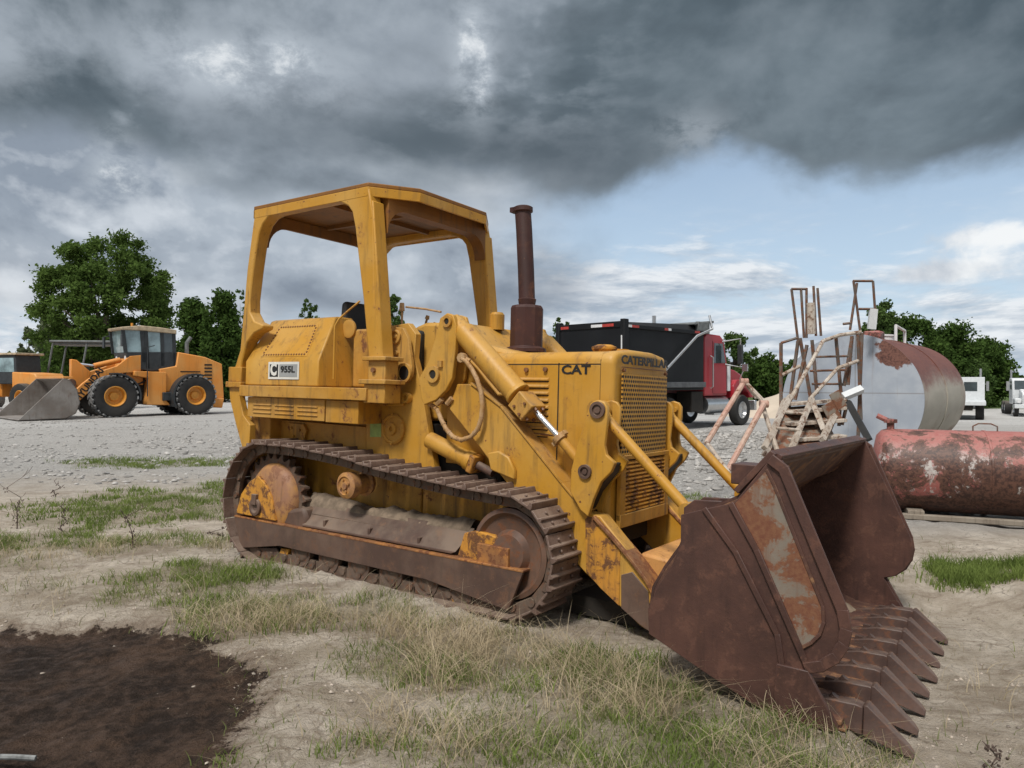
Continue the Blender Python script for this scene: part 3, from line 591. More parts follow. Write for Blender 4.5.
def frame_parts():
    yf=-.82
    g=MB(); g.prism(S_(([(234,516),(523,572),(508,611),(425,579.5),(279,546),(241,548)]),-.80),-.80,-.775); 
    mir=[]
    def bt(mb,name,mat,**k): a,b=both(mb,name,mat,**k); mir.append((a,b)); return a
    bt(g,'track_guard',M['guard'],bevel=.004)
    e=MB(); p=S_([(234,516),(523,572)],-.80); (x0,z0),(x1,z1)=p
    e.hull([(x0,-.802,z0-.006),(x1,-.802,z1-.006),(x1,-.802,z1+.008),(x0,-.802,z0+.008)],[(x0,-.66,z0-.006),(x1,-.66,z1-.006),(x1,-.66,z1+.008),(x0,-.66,z0+.008)]); bt(e,'guard_flange',M['guard_edge'],bevel=.003)
    # main beam of the roller frame with its sloping cover plates
    b=MB(); b.box(-2.35,-.42,-.70,-.56,.14,.42); bt(b,'roller_frame',M['link'])
    c=MB(); c.hull([(-2.2,-.765,z0+.015),(-.64,-.765,z1+.012),(-.60,-.765,z1+.03),(-2.2,-.765,z0+.03)],[(-2.2,-.63,.44),(-.56,-.63,.44),(-.54,-.63,.50),(-2.2,-.63,.495)]); 
    for xx in(-1.95,-1.45,-.95): c.box(xx-.012,xx+.012,-.755,-.6,z0+.03,.40)
    bt(c,'sloping_cover',M['guard'],bevel=.006)
    r=MB(); r.prism([(-2.50,.30),(-2.44,.42),(-2.20,.47),(-2.16,.40),(-2.16,.28)],-.76,-.60); bt(r,'recoil_housing',M['guard'],bevel=.03)
    k=MB(); k.prism(S_([(464,533),(478,531),(500,538),(512,547),(508,566),(478,566),(457,557)],-.76),-.76,-.6); bt(k,'idler_bearing_block',M['yellow_rusty'],bevel=.008)
    k=MB(); k.prism(S_([(477,543),(508,549),(508,570),(477,562)],-.79),-.79,-.76); bt(k,'bearing_cap',M['guard_edge'],bevel=.004)
    q=MB(); q.prism(S_([(236,513),(241,494),(249,482),(258,476),(265,484),(271,497),(275,521)],-.80),-.80,-.76); pl=bt(q,'hub_guard',M['yellow_rusty'],bevel=.006)
    w=MB(); c0=sp(256,507,-.80)
    w.lathe([(.075,0),(.075,.02),(.05,.025),(.03,.01),(.001,.01)],c0,(0,-1,0),14); w.box(c0[0]-.03,c0[0]+.03,-.83,-.80,c0[2]+.02,c0[2]+.11); bt(w,'hub_cap',M['guard'],bevel=.004)
    y=MB(); y.prism(S_([(283,548),(291,549),(285,568),(277,566)],-.74),-.76,-.70); bt(y,'roller_guard_bracket',M['yellow_rusty'],bevel=.004); y=MB(); y.prism(S_([(451,592),(461,594),(459,610),(453,606)],-.74),-.76,-.70); bt(y,'roller_guard_bracket',M['yellow_rusty'],bevel=.004)
    y=MB(); y.prism(S_([(242,548),(276,548),(282,560),(276,566),(262,563),(248,557)],-.76),-.76,-.74); bt(y,'rear_roller_guard',M['guard'],bevel=.004)
    y=MB(); y.prism(S_([(459,590),(505,608),(498,616),(463,612)],-.76),-.76,-.74); bt(y,'front_roller_guard',M['guard'],bevel=.004)
    # dried mud lying on top of the roller frame
    for sg in(-1,1):
        nx_,ny_=110,16; vs=[]; fs=[]
        for i in range(nx_):
            for j in range(ny_):
                x=-2.3+i*(1.72/(nx_-1)); t=j/(ny_-1); y=-.665+t*.2
                hh=.42+.10*math.sin(t*math.pi)**.7*(.5+.9*float(fbm(np.array(x*3.+2),np.array(y*7.+sg),3)))+.05*float(fbm(np.array(x*16.),np.array(y*16.+sg*3),3))
                vs.append((x,y*(-sg),hh if 0<j<ny_-1 else .34))
        for i in range(nx_-1):
            for j in range(ny_-1): a=i*ny_+j; fs.append((a,a+ny_,a+ny_+1,a+1))
        mm=MB(); mm.add(vs,fs); mm.build('dried_mud',M['mud'],L)
def S_(pts,y): return [S(a,b,y) for a,b in pts]
frame_parts()
# ---- hull between the tracks --------------------------------------
h=MB(); h.box(-2.9,-1.22,-.44,.44,.36,1.18); h.build('hull',M['yellow_worn'],L,.01)
h=MB(); h.box(-1.215,-.5,-.40,.40,.72,1.18); h.build('gap_shade_box',M['dark'],L,.01)  # near-black box paints the shade of the gap between tower plate and arm
h=MB(); h.box(-1.215,-.3,-.43,.43,.36,.715); h.build('front_hull',M['yellow_worn'],L,.01)
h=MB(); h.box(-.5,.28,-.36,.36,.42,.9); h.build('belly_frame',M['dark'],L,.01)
h=MB(); h.prism(S_([(248,417),(366,427),(366,455),(340,450),(300,446),(249,448)],-.50),-.50,-.44); both(h,'side_plate',M['yellow_worn'],bevel=.004)
h=MB(); h.prism(S_([(366,400),(395,396),(391,350),(391,326),(408,323),(416,334),(414,357),(419,377),(424,405),(438,487),(366,462)],-.50),-.50,-.44); both(h,'tower_plate',M['yellow'],bevel=.005)
h=MB(); h.prism(S_([(392,333),(396,327),(403,328),(408,338),(412,366),(411,377),(405,383),(398,379),(394,362)],-.56),-.56,-.53)
c=sp(396,337,-.56); h.lathe([(.055,0),(.055,.018),(.04,.02),(.038,.008),(.015,.008),(.015,.02),(.001,.02)],c,(0,-1,0),20)
c=sp(397,353,-.56); h.lathe([(.02,0),(.02,.02),(.001,.02)],c,(0,-1,0),8); c=sp(408,377,-.50); h.cyl((c[0]-.2,-.5,c[2]+.1),(c[0]-.2,-.56,c[2]+.1),.03,seg=10)
both(h,'linkage_plate',M['yellow_worn'],bevel=.003)
h=MB(); c=sp(405,373,-.56); h.lathe([(.075,0),(.075,.02),(.055,.02),(.055,-.01)],c,(0,-1,0),24); both(h,'bore_ring',M['yellow_worn'])
h=MB(); h.cyl((c[0],-.563,c[2]),(c[0],-.567,c[2]),.056,seg=24); both(h,'bore',M['dark'])
h=MB(); c=sp(394,429,-.50)
h.lathe([(.12,0),(.12,.018),(.105,.03),(.09,.03),(.085,.02),(.05,.02),(.045,.035),(.02,.035),(.018,.02),(.001,.02)],c,(0,-1,0),36)
for k in range(6): t=k*math.pi/3+.5; h.cyl((c[0]+.112*math.cos(t),-.515,c[2]+.112*math.sin(t)),(c[0]+.112*math.cos(t),-.53,c[2]+.112*math.sin(t)),.011,seg=6)
both(h,'round_cover',M['yellow_worn'])
h=MB(); h.prism(S_([(370,413),(381,413),(381,437),(370,437)],-.502),-.502,-.498); h.build('green_sticker',M['green_tag'],L)
h=MB(); c=sp(409,398,-.50); h.lathe([(.04,0),(.04,.05),(.022,.05),(.02,.03),(.001,.03)],c,(0,-1,0),18); h.tube([sp(404,404,-.52),sp(392,405,-.52),sp(366,403,-.52)],.012); both(h,'pipe_fitting',M['yellow'])
h=MB(); c=sp(298,432,-.50); h.prism(S_([(289,423),(303,424),(306,430),(304,440),(291,440)],-.53),-.53,-.50); 
for q in((292,428),(300,430),(294,436)): c=sp(*q,-.53); h.cyl(c,(c[0],-.545,c[2]),.012,seg=6)
both(h,'bolted_bracket',M['yellow_worn'],bevel=.004)
# rear frame plate below the roof posts
h=MB(); h.prism(S_([(229,384),(239.5,386),(239.5,398),(243,415),(250,425),(249,447),(242,447),(236,425),(230,400)],-.76),-.76,-.70); both(h,'rear_post_mount',M['yellow'],bevel=.005)
h=MB(); h.box(-3.12,-2.85,-.62,.62,.62,1.42); h.build('rear_frame',M['yellow_worn'],L,.01)
# ---- running boards, louvred boxes, side cabinets -------------------
h=MB(); h.box(-3.05,-1.47,-.80,-.40,1.345,1.44); both(h,'running_board',M['yellow_worn'],bevel=.006)
h=MB()
h.box(-2.985,-1.98,-.755,-.45,1.17,1.342); h.box(-1.97,-1.6,-.75,-.45,1.165,1.34)
for i in range(3):
    for j in range(3): h.box(-2.90+i*.295,-2.90+i*.295+.25,-.764,-.75,1.205+j*.034,1.215+j*.034)
both(h,'louvred_box',M['yellow_worn'],bevel=.004)
h=MB(); s1=MB(); X0,X1=-3.04,-2.07
sec=[(-.75,1.442),(-.75,1.65),(-.50,2.02),(-.46,2.035),(-.30,2.035),(-.30,1.442)]
h.hull([(X0,a,b) for a,b in sec],[(X1-(b-1.65)*.30*(b>1.66),a,b) for a,b in sec]); cab,_=both(h,'side_cabinet',M['yellow'],bevel=.012)
# access panel with its border of bolts on the sloping face
n=Vector((0,-(2.02-1.65),-(.25))).normalized(); 
def slope(x,t,off=.004): return Vector((x,-.75+.25*t,1.65+.37*t))+Vector((0,-.37,.25)).normalized()*off
h=MB(); xa,xb=-2.86,-2.25; t0,t1=.1,.86
h.hull([slope(xa,t0,0),slope(xb,t0,0),slope(xb-.09,t1,0),slope(xa+.0,t1,0)],[slope(xa,t0),slope(xb,t0),slope(xb-.09,t1),slope(xa+.0,t1)]); pan,_=both(h,'access_panel',M['yellow'],bevel=.002)
h=MB()
def bolts(a,b,k):
    for i in range(k):
        p=a.lerp(b,(i+.5)/k); q=p+Vector((0,-.37,.25)).normalized()*.006; h.cyl(p,q,.0085,seg=6)
bolts(slope(xa+.02,t0+.04),slope(xb-.02,t0+.04),17); bolts(slope(xa+.02,t1-.04),slope(xb-.11,t1-.04),15); bolts(slope(xa+.02,t0+.06),slope(xa+.02,t1-.06),9); bolts(slope(xb-.02,t0+.06),slope(xb-.1,t1-.06),9)
both(h,'panel_bolts',M['bolt'])
# maker's plate on the cabinet
p0=S(269,362,-.752); p1=S(299,379.5,-.752)
h=MB(); h.box(p0[0],p1[0],-.756,-.752,p1[1],p0[1]); dec=h.build('maker_plate',M['decal_white'],L)
w_=p1[0]-p0[0]; hh=p0[1]-p1[1]
h=MB(); h.box(p0[0]+.02,p0[0]+w_*.33,-.7575,-.7565,p1[1]+.02,p0[1]-.02); h.build('black_square',M['ink'],dec)
h=MB(); h.box(p0[0]+w_*.37,p1[0]-.02,-.7575,-.7565,p1[1]+.02,p0[1]-.02); h.build('grey_field',M['decal_grey'],dec)
text('C',hh*.95,M['decal_white'],dec,(p0[0]+.032,-.759,p1[1]+.028),(1,0,0),(0,0,1),'emblem',.05,w_*.21)
text('955L',hh*.5,M['ink'],dec,(p0[0]+w_*.42,-.759,p1[1]+.055),(1,0,0),(0,0,1),'lettering',.03,w_*.46)
# step recess with round cap, grab rail
h=MB(); h.box(-2.07,-1.5,-.40,-.30,1.44,1.93); h.box(-1.72,-1.5,-.56,-.4,1.44,1.84); both(h,'inner_tank',M['yellow_worn'],bevel=.02)
h=MB(); c=sp(350,329,-.40); h.lathe([(.078,0),(.078,.018),(.06,.024),(.03,.018),(.001,.018)],c,(0,-1,0),22); both(h,'tank_cap',M['yellow_worn'])
h=MB(); h.tube([sp(333.5,379,-.72),sp(334.5,340,-.72),sp(335,326,-.72),sp(339,319,-.70),sp(348,311,-.66),sp(360,301,-.6)],.008); both(h,'grab_rail',M['yellow'])
# ---- roof frame (four posts and roof) --------------------------------
yo,yi=-.75,-.635
def solid_frame():
    outer=[(232,376),(240,350),(247,270),(255.3,207),(368,183),(373,215),(374.5,300),(384,366),(369,366),(363.4,302),(358,255),(355,228),(352,212),(348,206),(341,202.5),(335,201),(300,208),(275,213.5),(268,217),(262.5,224),(259,233),(256.5,245),(253,270),(249.5,300),(249.5,312),(254,321),(263,325),(262,329),(254,333),(247,342),(242,360),(240,378)]
    return S_(outer,yo)
fr=MB(); fr.prism(solid_frame(),yo,yi); fm,_=both(fr,'side_post_frame',M['yellow'],bevel=.012)
# the front posts carry a wide front face
fr=MB(); a=S(372,200,yo); b=S(383,366,yo)
fr.hull([(a[0]-.02,yo+.004,a[1]),(a[0]+.006,yo+.004,a[1]),(a[0]+.006,yo+.122,a[1]),(a[0]-.02,yo+.122,a[1])],[(b[0]-.09,yo+.004,b[1]),(b[0]+.0,yo+.004,b[1]),(b[0]+.0,yo+.122,b[1]),(b[0]-.09,yo+.122,b[1])]); both(fr,'front_post',M['yellow'],bevel=.01)
for nm,z0,z1,g in(('post_collar',1.645,1.675,.035),('post_foot',1.50,1.645,.0),('post_flange',1.47,1.505,.05),('post_socket',1.33,1.47,.02)):
    fr=MB(); c=-1.405; fr.box(c-.09-g,c+.09+g,yo-.01-g,yo+.125+g*.6,z0,z1); both(fr,nm,M['yellow_worn'],bevel=.006)
fr=MB(); fr.cyl((-1.43,-.755,1.575),(-1.43,-.78,1.575),.02,seg=6); both(fr,'post_bolt',M['bolt'])
fr=MB(); fr.box(-3.27,-3.05,-.79,-.58,1.42,1.47); fr.box(-3.26,-3.07,-.77,-.6,1.47,1.6); both(fr,'rear_post_foot',M['yellow_worn'],bevel=.006)
# roof: plan with cut corners over the windscreen end
ro=MB(); plan=[(-2.985,-.752),(-1.56,-.752),(-1.33,-.44),(-1.31,.33),(-1.52,.752),(-2.985,.752)]
plan=[(-2.985,-.752),(-1.56,-.752),(-1.33,-.42),(-1.33,.42),(-1.56,.752),(-2.985,.752)]
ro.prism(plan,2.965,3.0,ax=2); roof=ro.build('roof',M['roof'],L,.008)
ro=MB()
pv=[Vector(p) for p in plan]
for i in range(len(pv)):
    a=pv[i]; b=pv[(i+1)%len(pv)]; d=(b-a).normalized(); n_=Vector((-d.y,d.x))*.02
    ro.hull([(a.x,a.y,2.895),(b.x,b.y,2.895),(b.x+n_.x,b.y+n_.y,2.895),(a.x+n_.x,a.y+n_.y,2.895)],[(a.x,a.y,2.967),(b.x,b.y,2.967),(b.x+n_.x,b.y+n_.y,2.967),(a.x+n_.x,a.y+n_.y,2.967)])
ro.build('roof_skirt',M['yellow'],roof,.003)
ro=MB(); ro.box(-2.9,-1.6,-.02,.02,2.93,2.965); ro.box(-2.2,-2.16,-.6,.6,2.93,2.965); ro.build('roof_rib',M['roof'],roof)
def arch(x0,x1,zt,name):
    o=[]; r=.2; yy=.61
    o=[(-yy,2.96),(yy,2.96),(yy,zt-r)]+[(yy-r+r*math.cos(t),zt-r+r*math.sin(t)) for t in np.linspace(0,math.pi/2,8)]+[(-yy+r-r*math.cos(t),zt-r+r*math.sin(t)) for t in np.linspace(math.pi/2,0,8)]
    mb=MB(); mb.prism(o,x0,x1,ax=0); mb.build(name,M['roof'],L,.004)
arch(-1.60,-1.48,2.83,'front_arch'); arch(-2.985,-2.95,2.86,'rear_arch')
# ---- seat, levers, dash ----------------------------------------------
h=MB(); h.box(-2.42,-1.95,-.27,.27,1.62,1.75); h.build('seat_cushion',M['black'],L,.04,seg=3)
h=MB(); h.hull([(-2.46,-.24,1.7),(-2.36,-.24,1.7),(-2.36,.26,1.7),(-2.46,.26,1.7)],[(-2.50,-.17,2.215),(-2.42,-.17,2.215),(-2.42,.2,2.215),(-2.50,.2,2.215)]); h.build('seat_back',M['black'],L,.06,seg=4)
h=MB(); h.box(-2.9,-1.5,-.42,.42,1.18,1.4); h.build('cab_floor',M['yellow_worn'],L)
h=MB(); h.box(-1.5,-1.3,-.42,.42,1.18,1.90); h.build('dash_panel',M['black'],L,.03)
h=MB(); h.prism([(-1.42,1.2),(-1.42,1.93),(-1.3,1.965),(-.95,1.95),(-.75,1.79),(-.62,1.76),(-.4,1.72),(-.4,1.2)],-.36,.36); h.build('rear_cowl',M['yellow'],L,.03)
h=MB(); h.tube([sp(402,325,-.35),sp(402,308,-.35)],.009); h.cyl(sp(402,311,-.35),sp(402,303,-.35),.022,.018,10); h.tube([sp(406,307,-.35),sp(425,309,-.35),sp(441,312,-.38)],.008); h.build('control_lever',M['hose'],L)
h=MB(); h.tube([(-1.75,.1,1.9),(-1.7,.1,2.05)],.01); h.cyl((-1.7,.1,2.05),(-1.69,.1,2.08),.02,.015,10); h.tube([(-1.72,.18,1.9),(-1.68,.18,2.03)],.01); h.build('gear_lever',M['hose'],L)
# ---- engine hood -------------------------------------------------------
def hoodsec(w=.42,top=1.725,low=.90):
    o=[(-w,low),(-w,1.64)]
    for t in np.linspace(0,80,7): o.append((-w+.085-.085*math.cos(rad(t)),1.64+.078*math.sin(rad(t))))
    o+= [(-.15,top+.005)]
    return o+[(-a,b) for a,b in o[::-1]]
h=MB(); h.prism(hoodsec(),-1.0,.285,ax=0); hood=h.build('engine_hood',M['yellow'],L,.003)
# radiator guard: bowed front
def radguard():
    sec=hoodsec(.424,1.732,.585); vs=[];fs=[]; n=len(sec)
    rows=[(.288,1.0,0),(.34,1.0,0),(.366,.988,.0),(.378,.96,.0),(.382,.92,.0)]
    for x,k,_ in rows:
        for a,b in sec: vs.append((x+.018*(1-(a/.42)**2),a*k,1.15+(b-1.15)*(1-(1-k)*.9)))
    for i in range(len(rows)-1):
        for j in range(n): fs.append((i*n+j,i*n+(j+1)%n,(i+1)*n+(j+1)%n,(i+1)*n+j))
    fs.append(tuple(range(n-1,-1,-1)))
    # front cap: strips across, from sec's mirror pairs
    o=(len(rows)-1)*n
    for j in range(n//2-1): fs.append((o+j,o+j+1,o+n-2-j,o+n-1-j))
    mb=MB(); mb.add(vs,fs); return mb.build('radiator_guard',M['yellow'],L,0,smooth=50)
rg=radguard()
h=MB(); vs=[];fs=[]
for i,y in enumerate(np.linspace(-.35,.35,15)):
    x=.404+.018*(1-(y/.42)**2); vs+=[(x-.01,y,1.045),(x,y,1.045),(x,y,1.575),(x-.01,y,1.575)]
for i in range(14):
    for k in range(4): fs.append((i*4+k,i*4+(k+1)%4,(i+1)*4+(k+1)%4,(i+1)*4+k))
fs+=[(3,2,1,0),(56,57,58,59)]; h.add(vs,fs); h.build('perforated_grille',M['grill'],rg)
h=MB(); h.box(.39,.405,-.35,.35,.67,1.02); low=h.build('lower_grille',M['dark'],rg)
h=MB()
for k in range(13): h.hull([(.400,-.345,.682+k*.026),(.425,-.345,.676+k*.026),(.425,-.345,.684+k*.026),(.400,-.345,.698+k*.026)],[(.400,.345,.682+k*.026),(.425,.345,.676+k*.026),(.425,.345,.684+k*.026),(.400,.345,.698+k*.026)])
h.build('grille_slats',M['yellow_rusty'],low)
h=MB()
for y in(-.34,.34): h.box(.395,.426,y-.035,y+.035,.63,1.035)
h.box(.395,.428,-.375,.375,.585,.67); h.box(.395,.427,-.375,.375,1.018,1.046); h.build('grille_surround',M['yellow_worn'],rg,.004)
h=MB(); h.box(.40,.409,-.36,.36,1.612,1.618)
for y in(-.33,.33): h.cyl((.395,y,1.6-.005),(.416,y,1.6-.005),.012,seg=8)
h.build('grille_trim',M['bolt'],rg)
h=MB(); h.lathe([(.07,0),(.085,.02),(.085,.035),(.05,.05),(.001,.05)],(.2,-.22,1.72),(0,0,1),24); h.lathe([(.07,0),(.07,.035),(.001,.04)],(.15,.1,1.725),(0,0,1),20); h.build('radiator_cap',M['yellow_rusty'],hood)
# hood side doors, seams and louvres (both sides)
h=MB(); h.box(-.49,-.035,-.4235,-.419,.93,1.625); both(h,'hood_side_panel',M['yellow'],bevel=.0015)
h=MB(); h.box(-.025,.283,-.4235,-.419,.80,1.625); both(h,'hood_door',M['yellow'],bevel=.0015)
h=MB(); h.box(-.034,-.026,-.4225,-.418,.8,1.64); h.box(-.49,.29,-.4225,-.418,1.626,1.633); h.box(.284,.289,-.4225,-.41,.8,1.66); both(h,'hood_seam',M['dark'])
h=MB()
for k in range(9): h.hull([(-.40,-.4235,1.54-k*.047),(-.10,-.4235,1.54-k*.047),(-.10,-.4235,1.52-k*.047),(-.40,-.4235,1.52-k*.047)],[(-.39,-.437,1.527-k*.047),(-.11,-.437,1.527-k*.047),(-.11,-.436,1.52-k*.047),(-.39,-.436,1.52-k*.047)])
both(h,'hood_louvres',M['yellow_worn'])
h=MB(); h.box(-.39,-.11,-.4245,-.4225,1.125,1.518)
h=MB()
for k in range(9): h.box(-.395,-.105,-.4246,-.4226,1.511-k*.047,1.5185-k*.047)
both(h,'louvre_gap',M['dark'])
h=MB()
for q in((527,370),(546,369.5)): c=sp(*q,-.424); h.lathe([(.016,0),(.016,.018),(.001,.02)],c,(0,-1,0),10)
c=sp(529,371,-.424); both(h,'hood_latch',M['bolt'])
a=S(561.5,374.2,-.426); b=S(590.5,374,-.426); t1_=S(561.5,365.2,-.426)
text('CAT',(t1_[1]-a[1])*1.35,M['ink'],L,(a[0],-.4255,a[1]),(1,0,0),(0,0,1),'side_lettering',.028,b[0]-a[0])
text('CATERPILLAR',.078,M['ink'],L,(.4085+.006,-.385,1.634),(0,1,0),(0,0,1),'front_lettering',.03,.74)
# ---- exhaust -------------------------------------------------------------
h=MB(); c=Vector((-.56,-.04,1.74)); h.lathe([(.155,0),(.155,.03),(.125,.04),(.125,.33),(.115,.35),(.055,.36)],c,(0,0,1),10); mf=h.build('muffler',M['stack'],L,.004,smooth=25)
h=MB(); h.lathe([(.062,0),(.07,.05),(.055,.06)],(-.562,-.04,2.09),(0,0,1),16); h.tube([(-.562,-.04,2.1),(-.585,-.03,2.35),(-.62,-.02,2.68),(-.635,-.02,2.815)],.063,16); h.lathe([(.063,0),(.078,.005),(.078,.035),(.06,.045),(.001,.045)],(-.635,-.02,2.812),(-.05,0,1),16); h.box(-.72,-.63,-.075,-.015,2.812,2.85); h.build('exhaust_pipe',M['stack'],mf)
h=MB(); h.lathe([(.06,0),(.06,.12),(.045,.14),(.001,.14)],(-.93,.08,1.93),(0,0,1),16); h.build('precleaner',M['yellow'],L)
# ---- lift arms -------------------------------------------------------------
h=MB(); A=S_([(452,398),(457,384),(470,384),(500,407),(561,484),(585,513),(600,516),(625,548),(652,590),(651,633),(640,626),(585,573),(560,545),(520,500),(490,462),(480,448),(468,433),(449,409)],-.55)
h.prism(A,-.55,-.43); arm,_=both(h,'lift_arm',M['yellow'],bevel=.008)
for (p,q) in(((470,384),(500,407)),((500,407),(561,484)),((561,484),(585,513))):
    h=MB(); a=S(*p,-.56); b=S(*q,-.56); d=Vector((b[0]-a[0],b[1]-a[1])).normalized(); n_=Vector((-d.y,d.x))*.014
    h.prism([a,b,(b[0]+n_.x,b[1]+n_.y),(a[0]+n_.x,a[1]+n_.y)],-.562,-.42); both(h,'arm_flange',M['yellow_worn'],bevel=.002)
# wide worn flange of the arm's nose
h=MB(); ed=S_([(592,518),(610,538),(630,562),(645,582),(652,596)],-.57); h.strip(ed,.022,-.575,-.42); both(h,'arm_nose_flange',M['guard_edge'],bevel=.004)
h=MB(); h.prism(S_([(585,516),(598,519),(620,548),(619,606),(600,588),(586,572)],-.556),-.556,-.549); both(h,'nose_side_plate',M['yellow_rusty'],bevel=.003)
h=MB(); h.prism(S_([(621,575),(632,572),(648,592),(651,633),(640,625),(621,608)],-.56),-.56,-.549); both(h,'nose_wear_plate',M['guard'],bevel=.003)
h=MB(); h.prism(S_([(487,453),(498,451),(508,457),(514,470),(514,480),(490,470)],-.585),-.585,-.55); both(h,'cylinder_lug',M['yellow'],bevel=.01)
# cross member between the arms
h=MB(); h.prism([(.50,.30),(.60,.47),(.80,.45),(1.0,.30),(.95,.12),(.6,.1)],-.425,.425); h.build('cross_member',M['orange_plate'],L,.02)
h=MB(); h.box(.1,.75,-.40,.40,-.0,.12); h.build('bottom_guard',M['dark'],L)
# pivot plates (upper linkage)
h=MB(); PP=[(447,313),(440,318),(436,335),(428,362),(419,378),(421,398),(424,405),(436,400),(446,390),(452,378),(455,350),(456,325),(453,315)]
h.prism(S_(PP,-.61),-.61,-.57); h.prism(S_(PP,-.61),-.47,-.44); both(h,'pivot_plate',M['yellow'],bevel=.006)
for q,r in(((448,321.5),.042),((434,374.5),.06)):
    h=MB(); c=sp(*q,-.61); h.lathe([(r,0),(r,.02),(r*.55,.02),(r*.5,-.005),(.001,-.005)],c,(0,-1,0),22); both(h,'pivot_boss',M['yellow_worn'],bevel=0)
h=MB(); c=sp(441,365,-.61); h.box(c[0]-.02,c[0]+.02,-.63,-.61,c[2]-.015,c[2]+.03); both(h,'grease_block',M['yellow_worn'],bevel=0)
for q,r in(((448,321.5),.021),((434,374.5),.03)): h=MB(); c=sp(*q,-.61); h.cyl((c[0],-.60,c[2]),(c[0],-.622,c[2]),r,seg=16); both(h,'pin_hole',M['dark'])
# tilt cylinder
a=Vector(sp(455,322,-.53)); b=Vector(sp(519,395,-.53)); d=(b-a).normalized()
h=MB(); h.cyl(a+d*.12,b,.083,seg=28); h.lathe([(.083,0),(.09,.01),(.09,.03),(.083,.035)],b-d*.035,d,28); h.tube([a-d*.02,a+d*.13],[.055,.075],16)
h.cyl(a+Vector((0,-.06,0)),a+Vector((0,.06,0)),.05,seg=18); tc,_=both(h,'tilt_cylinder_barrel',M['yellow'])
h=MB(); up=d.cross(Vector((0,1,0))); R=Matrix((d,Vector((0,1,0)),up)).transposed(); cb=Vector(sp(527,406,-.54))
h.obox(cb,.15,.17,.135,R); both(h,'cylinder_head',M['yellow_worn'],bevel=.008)
h=MB(); cb2=cb+d*.05
for sx,sz in((-.03,-.03),(.02,.04),(.035,-.04)): h=MB(); q=cb+R@Vector((sx,-.086,sz)); h.cyl(q,q+Vector((0,-.012,0)),.01,seg=6); both(h,'head_bolt',M['bolt'])
for sy,sz in((-.04,.05),(.045,.05),(-.05,-.04),(.04,-.05)): h=MB(); q=cb+R@Vector((.075,sy,sz)); h.cyl(q,q+d*.02,.012,seg=6); both(h,'head_bolt',M['bolt'])
r0=Vector(sp(536,412,-.54)); r1=Vector(sp(558,436,-.54)); r2=Vector(sp(580,462,-.53))
h=MB(); h.cyl(r0-d*.06,r1,.021,seg=18); both(h,'piston_rod',M['chrome'])
h=MB(); h.cyl(r1,r2,.034,seg=18); both(h,'rod_end',M['yellow_worn'])
h=MB(); dd=(r2-r1).normalized(); q=r1+dd*.02; h.lathe([(.028,-.02),(.05,-.02),(.05,.02),(.028,.02)],q,dd,14); v_=dd.cross(Vector((0,1,0))); h.obox(q,.03,.035,.13,Matrix((dd,Vector((0,1,0)),v_)).transposed())
both(h,'rod_collar',M['hose'],bevel=.003)
# bell cranks
LV=[(590,404),(594,401),(598,400),(604,402),(607,407),(607,420),(604,445),(606,455),(615,463),(611,472),(601,482),(593,500),(588,517),(580,510),(570,492),(571,470),(577,445),(585,420)]
h=MB(); h.prism(S_(LV,-.60),-.60,-.565); h.prism(S_(LV,-.60),-.43,-.40); crank,_=both(h,'bell_crank',M['yellow'],bevel=.006)
h=MB(); c=sp(598,410,-.60); h.lathe([(.052,0),(.052,.018),(.034,.018),(.033,.005),(.02,.005),(.02,.014),(.001,.014)],c,(0,-1,0),22); both(h,'crank_pin',M['guard']); h=MB()
c=sp(585.5,471.6,-.60); h.lathe([(.045,0),(.045,.018),(.03,.018),(.028,.004),(.016,.004),(.016,.014),(.001,.014)],c,(0,-1,0),22); both(h,'crank_pin',M['guard'])
h=MB(); h.prism(S_([(606,463),(616,463),(614,472),(598,492),(590,510),(588,500),(594,482)],-.52),-.56,-.44); both(h,'crank_bumper',M['black'],bevel=.01)
# links from the bell cranks to the bucket
a=Vector(sp(599,410,-.50)); b=Vector(sp(689,511,-.50)); dl=(b-a).normalized()
h=MB(); h.cyl(a+dl*.07,b,.033,seg=20); h.cyl(a+Vector((0,-.05,0)),a+Vector((0,.05,0)),.062,seg=20); h.tube([a,a+dl*.09],[.05,.036],12); c=a+Vector((.07,-.03,.0)); h.cyl(c,c+Vector((0,-.03,0)),.02,seg=8)
h.cyl(b+Vector((0,-.05,0)),b+Vector((0,.05,0)),.05,seg=18); both(h,'bucket_link',M['yellow'])
# lift cylinders beneath the arms
a=Vector(sp(428,439,-.50)); b=Vector(sp(470,461,-.50)); dl=(b-a).normalized()
h=MB(); h.cyl(a+dl*.02,b,.062,seg=24); h.lathe([(.062,0),(.072,.0),(.072,.05),(.03,.06)],b-dl*.02,dl,24); both(h,'lift_cylinder_barrel',M['yellow'])
h=MB(); h.cyl(b,b+dl*.22,.03,seg=14); both(h,'lift_rod',M['guard'])
h=MB(); h.obox(b+dl*.05,.05,.13,.13,Matrix((dl,Vector((0,1,0)),dl.cross(Vector((0,1,0))))).transposed()); both(h,'lift_cylinder_gland',M['yellow_rusty'],bevel=.01)
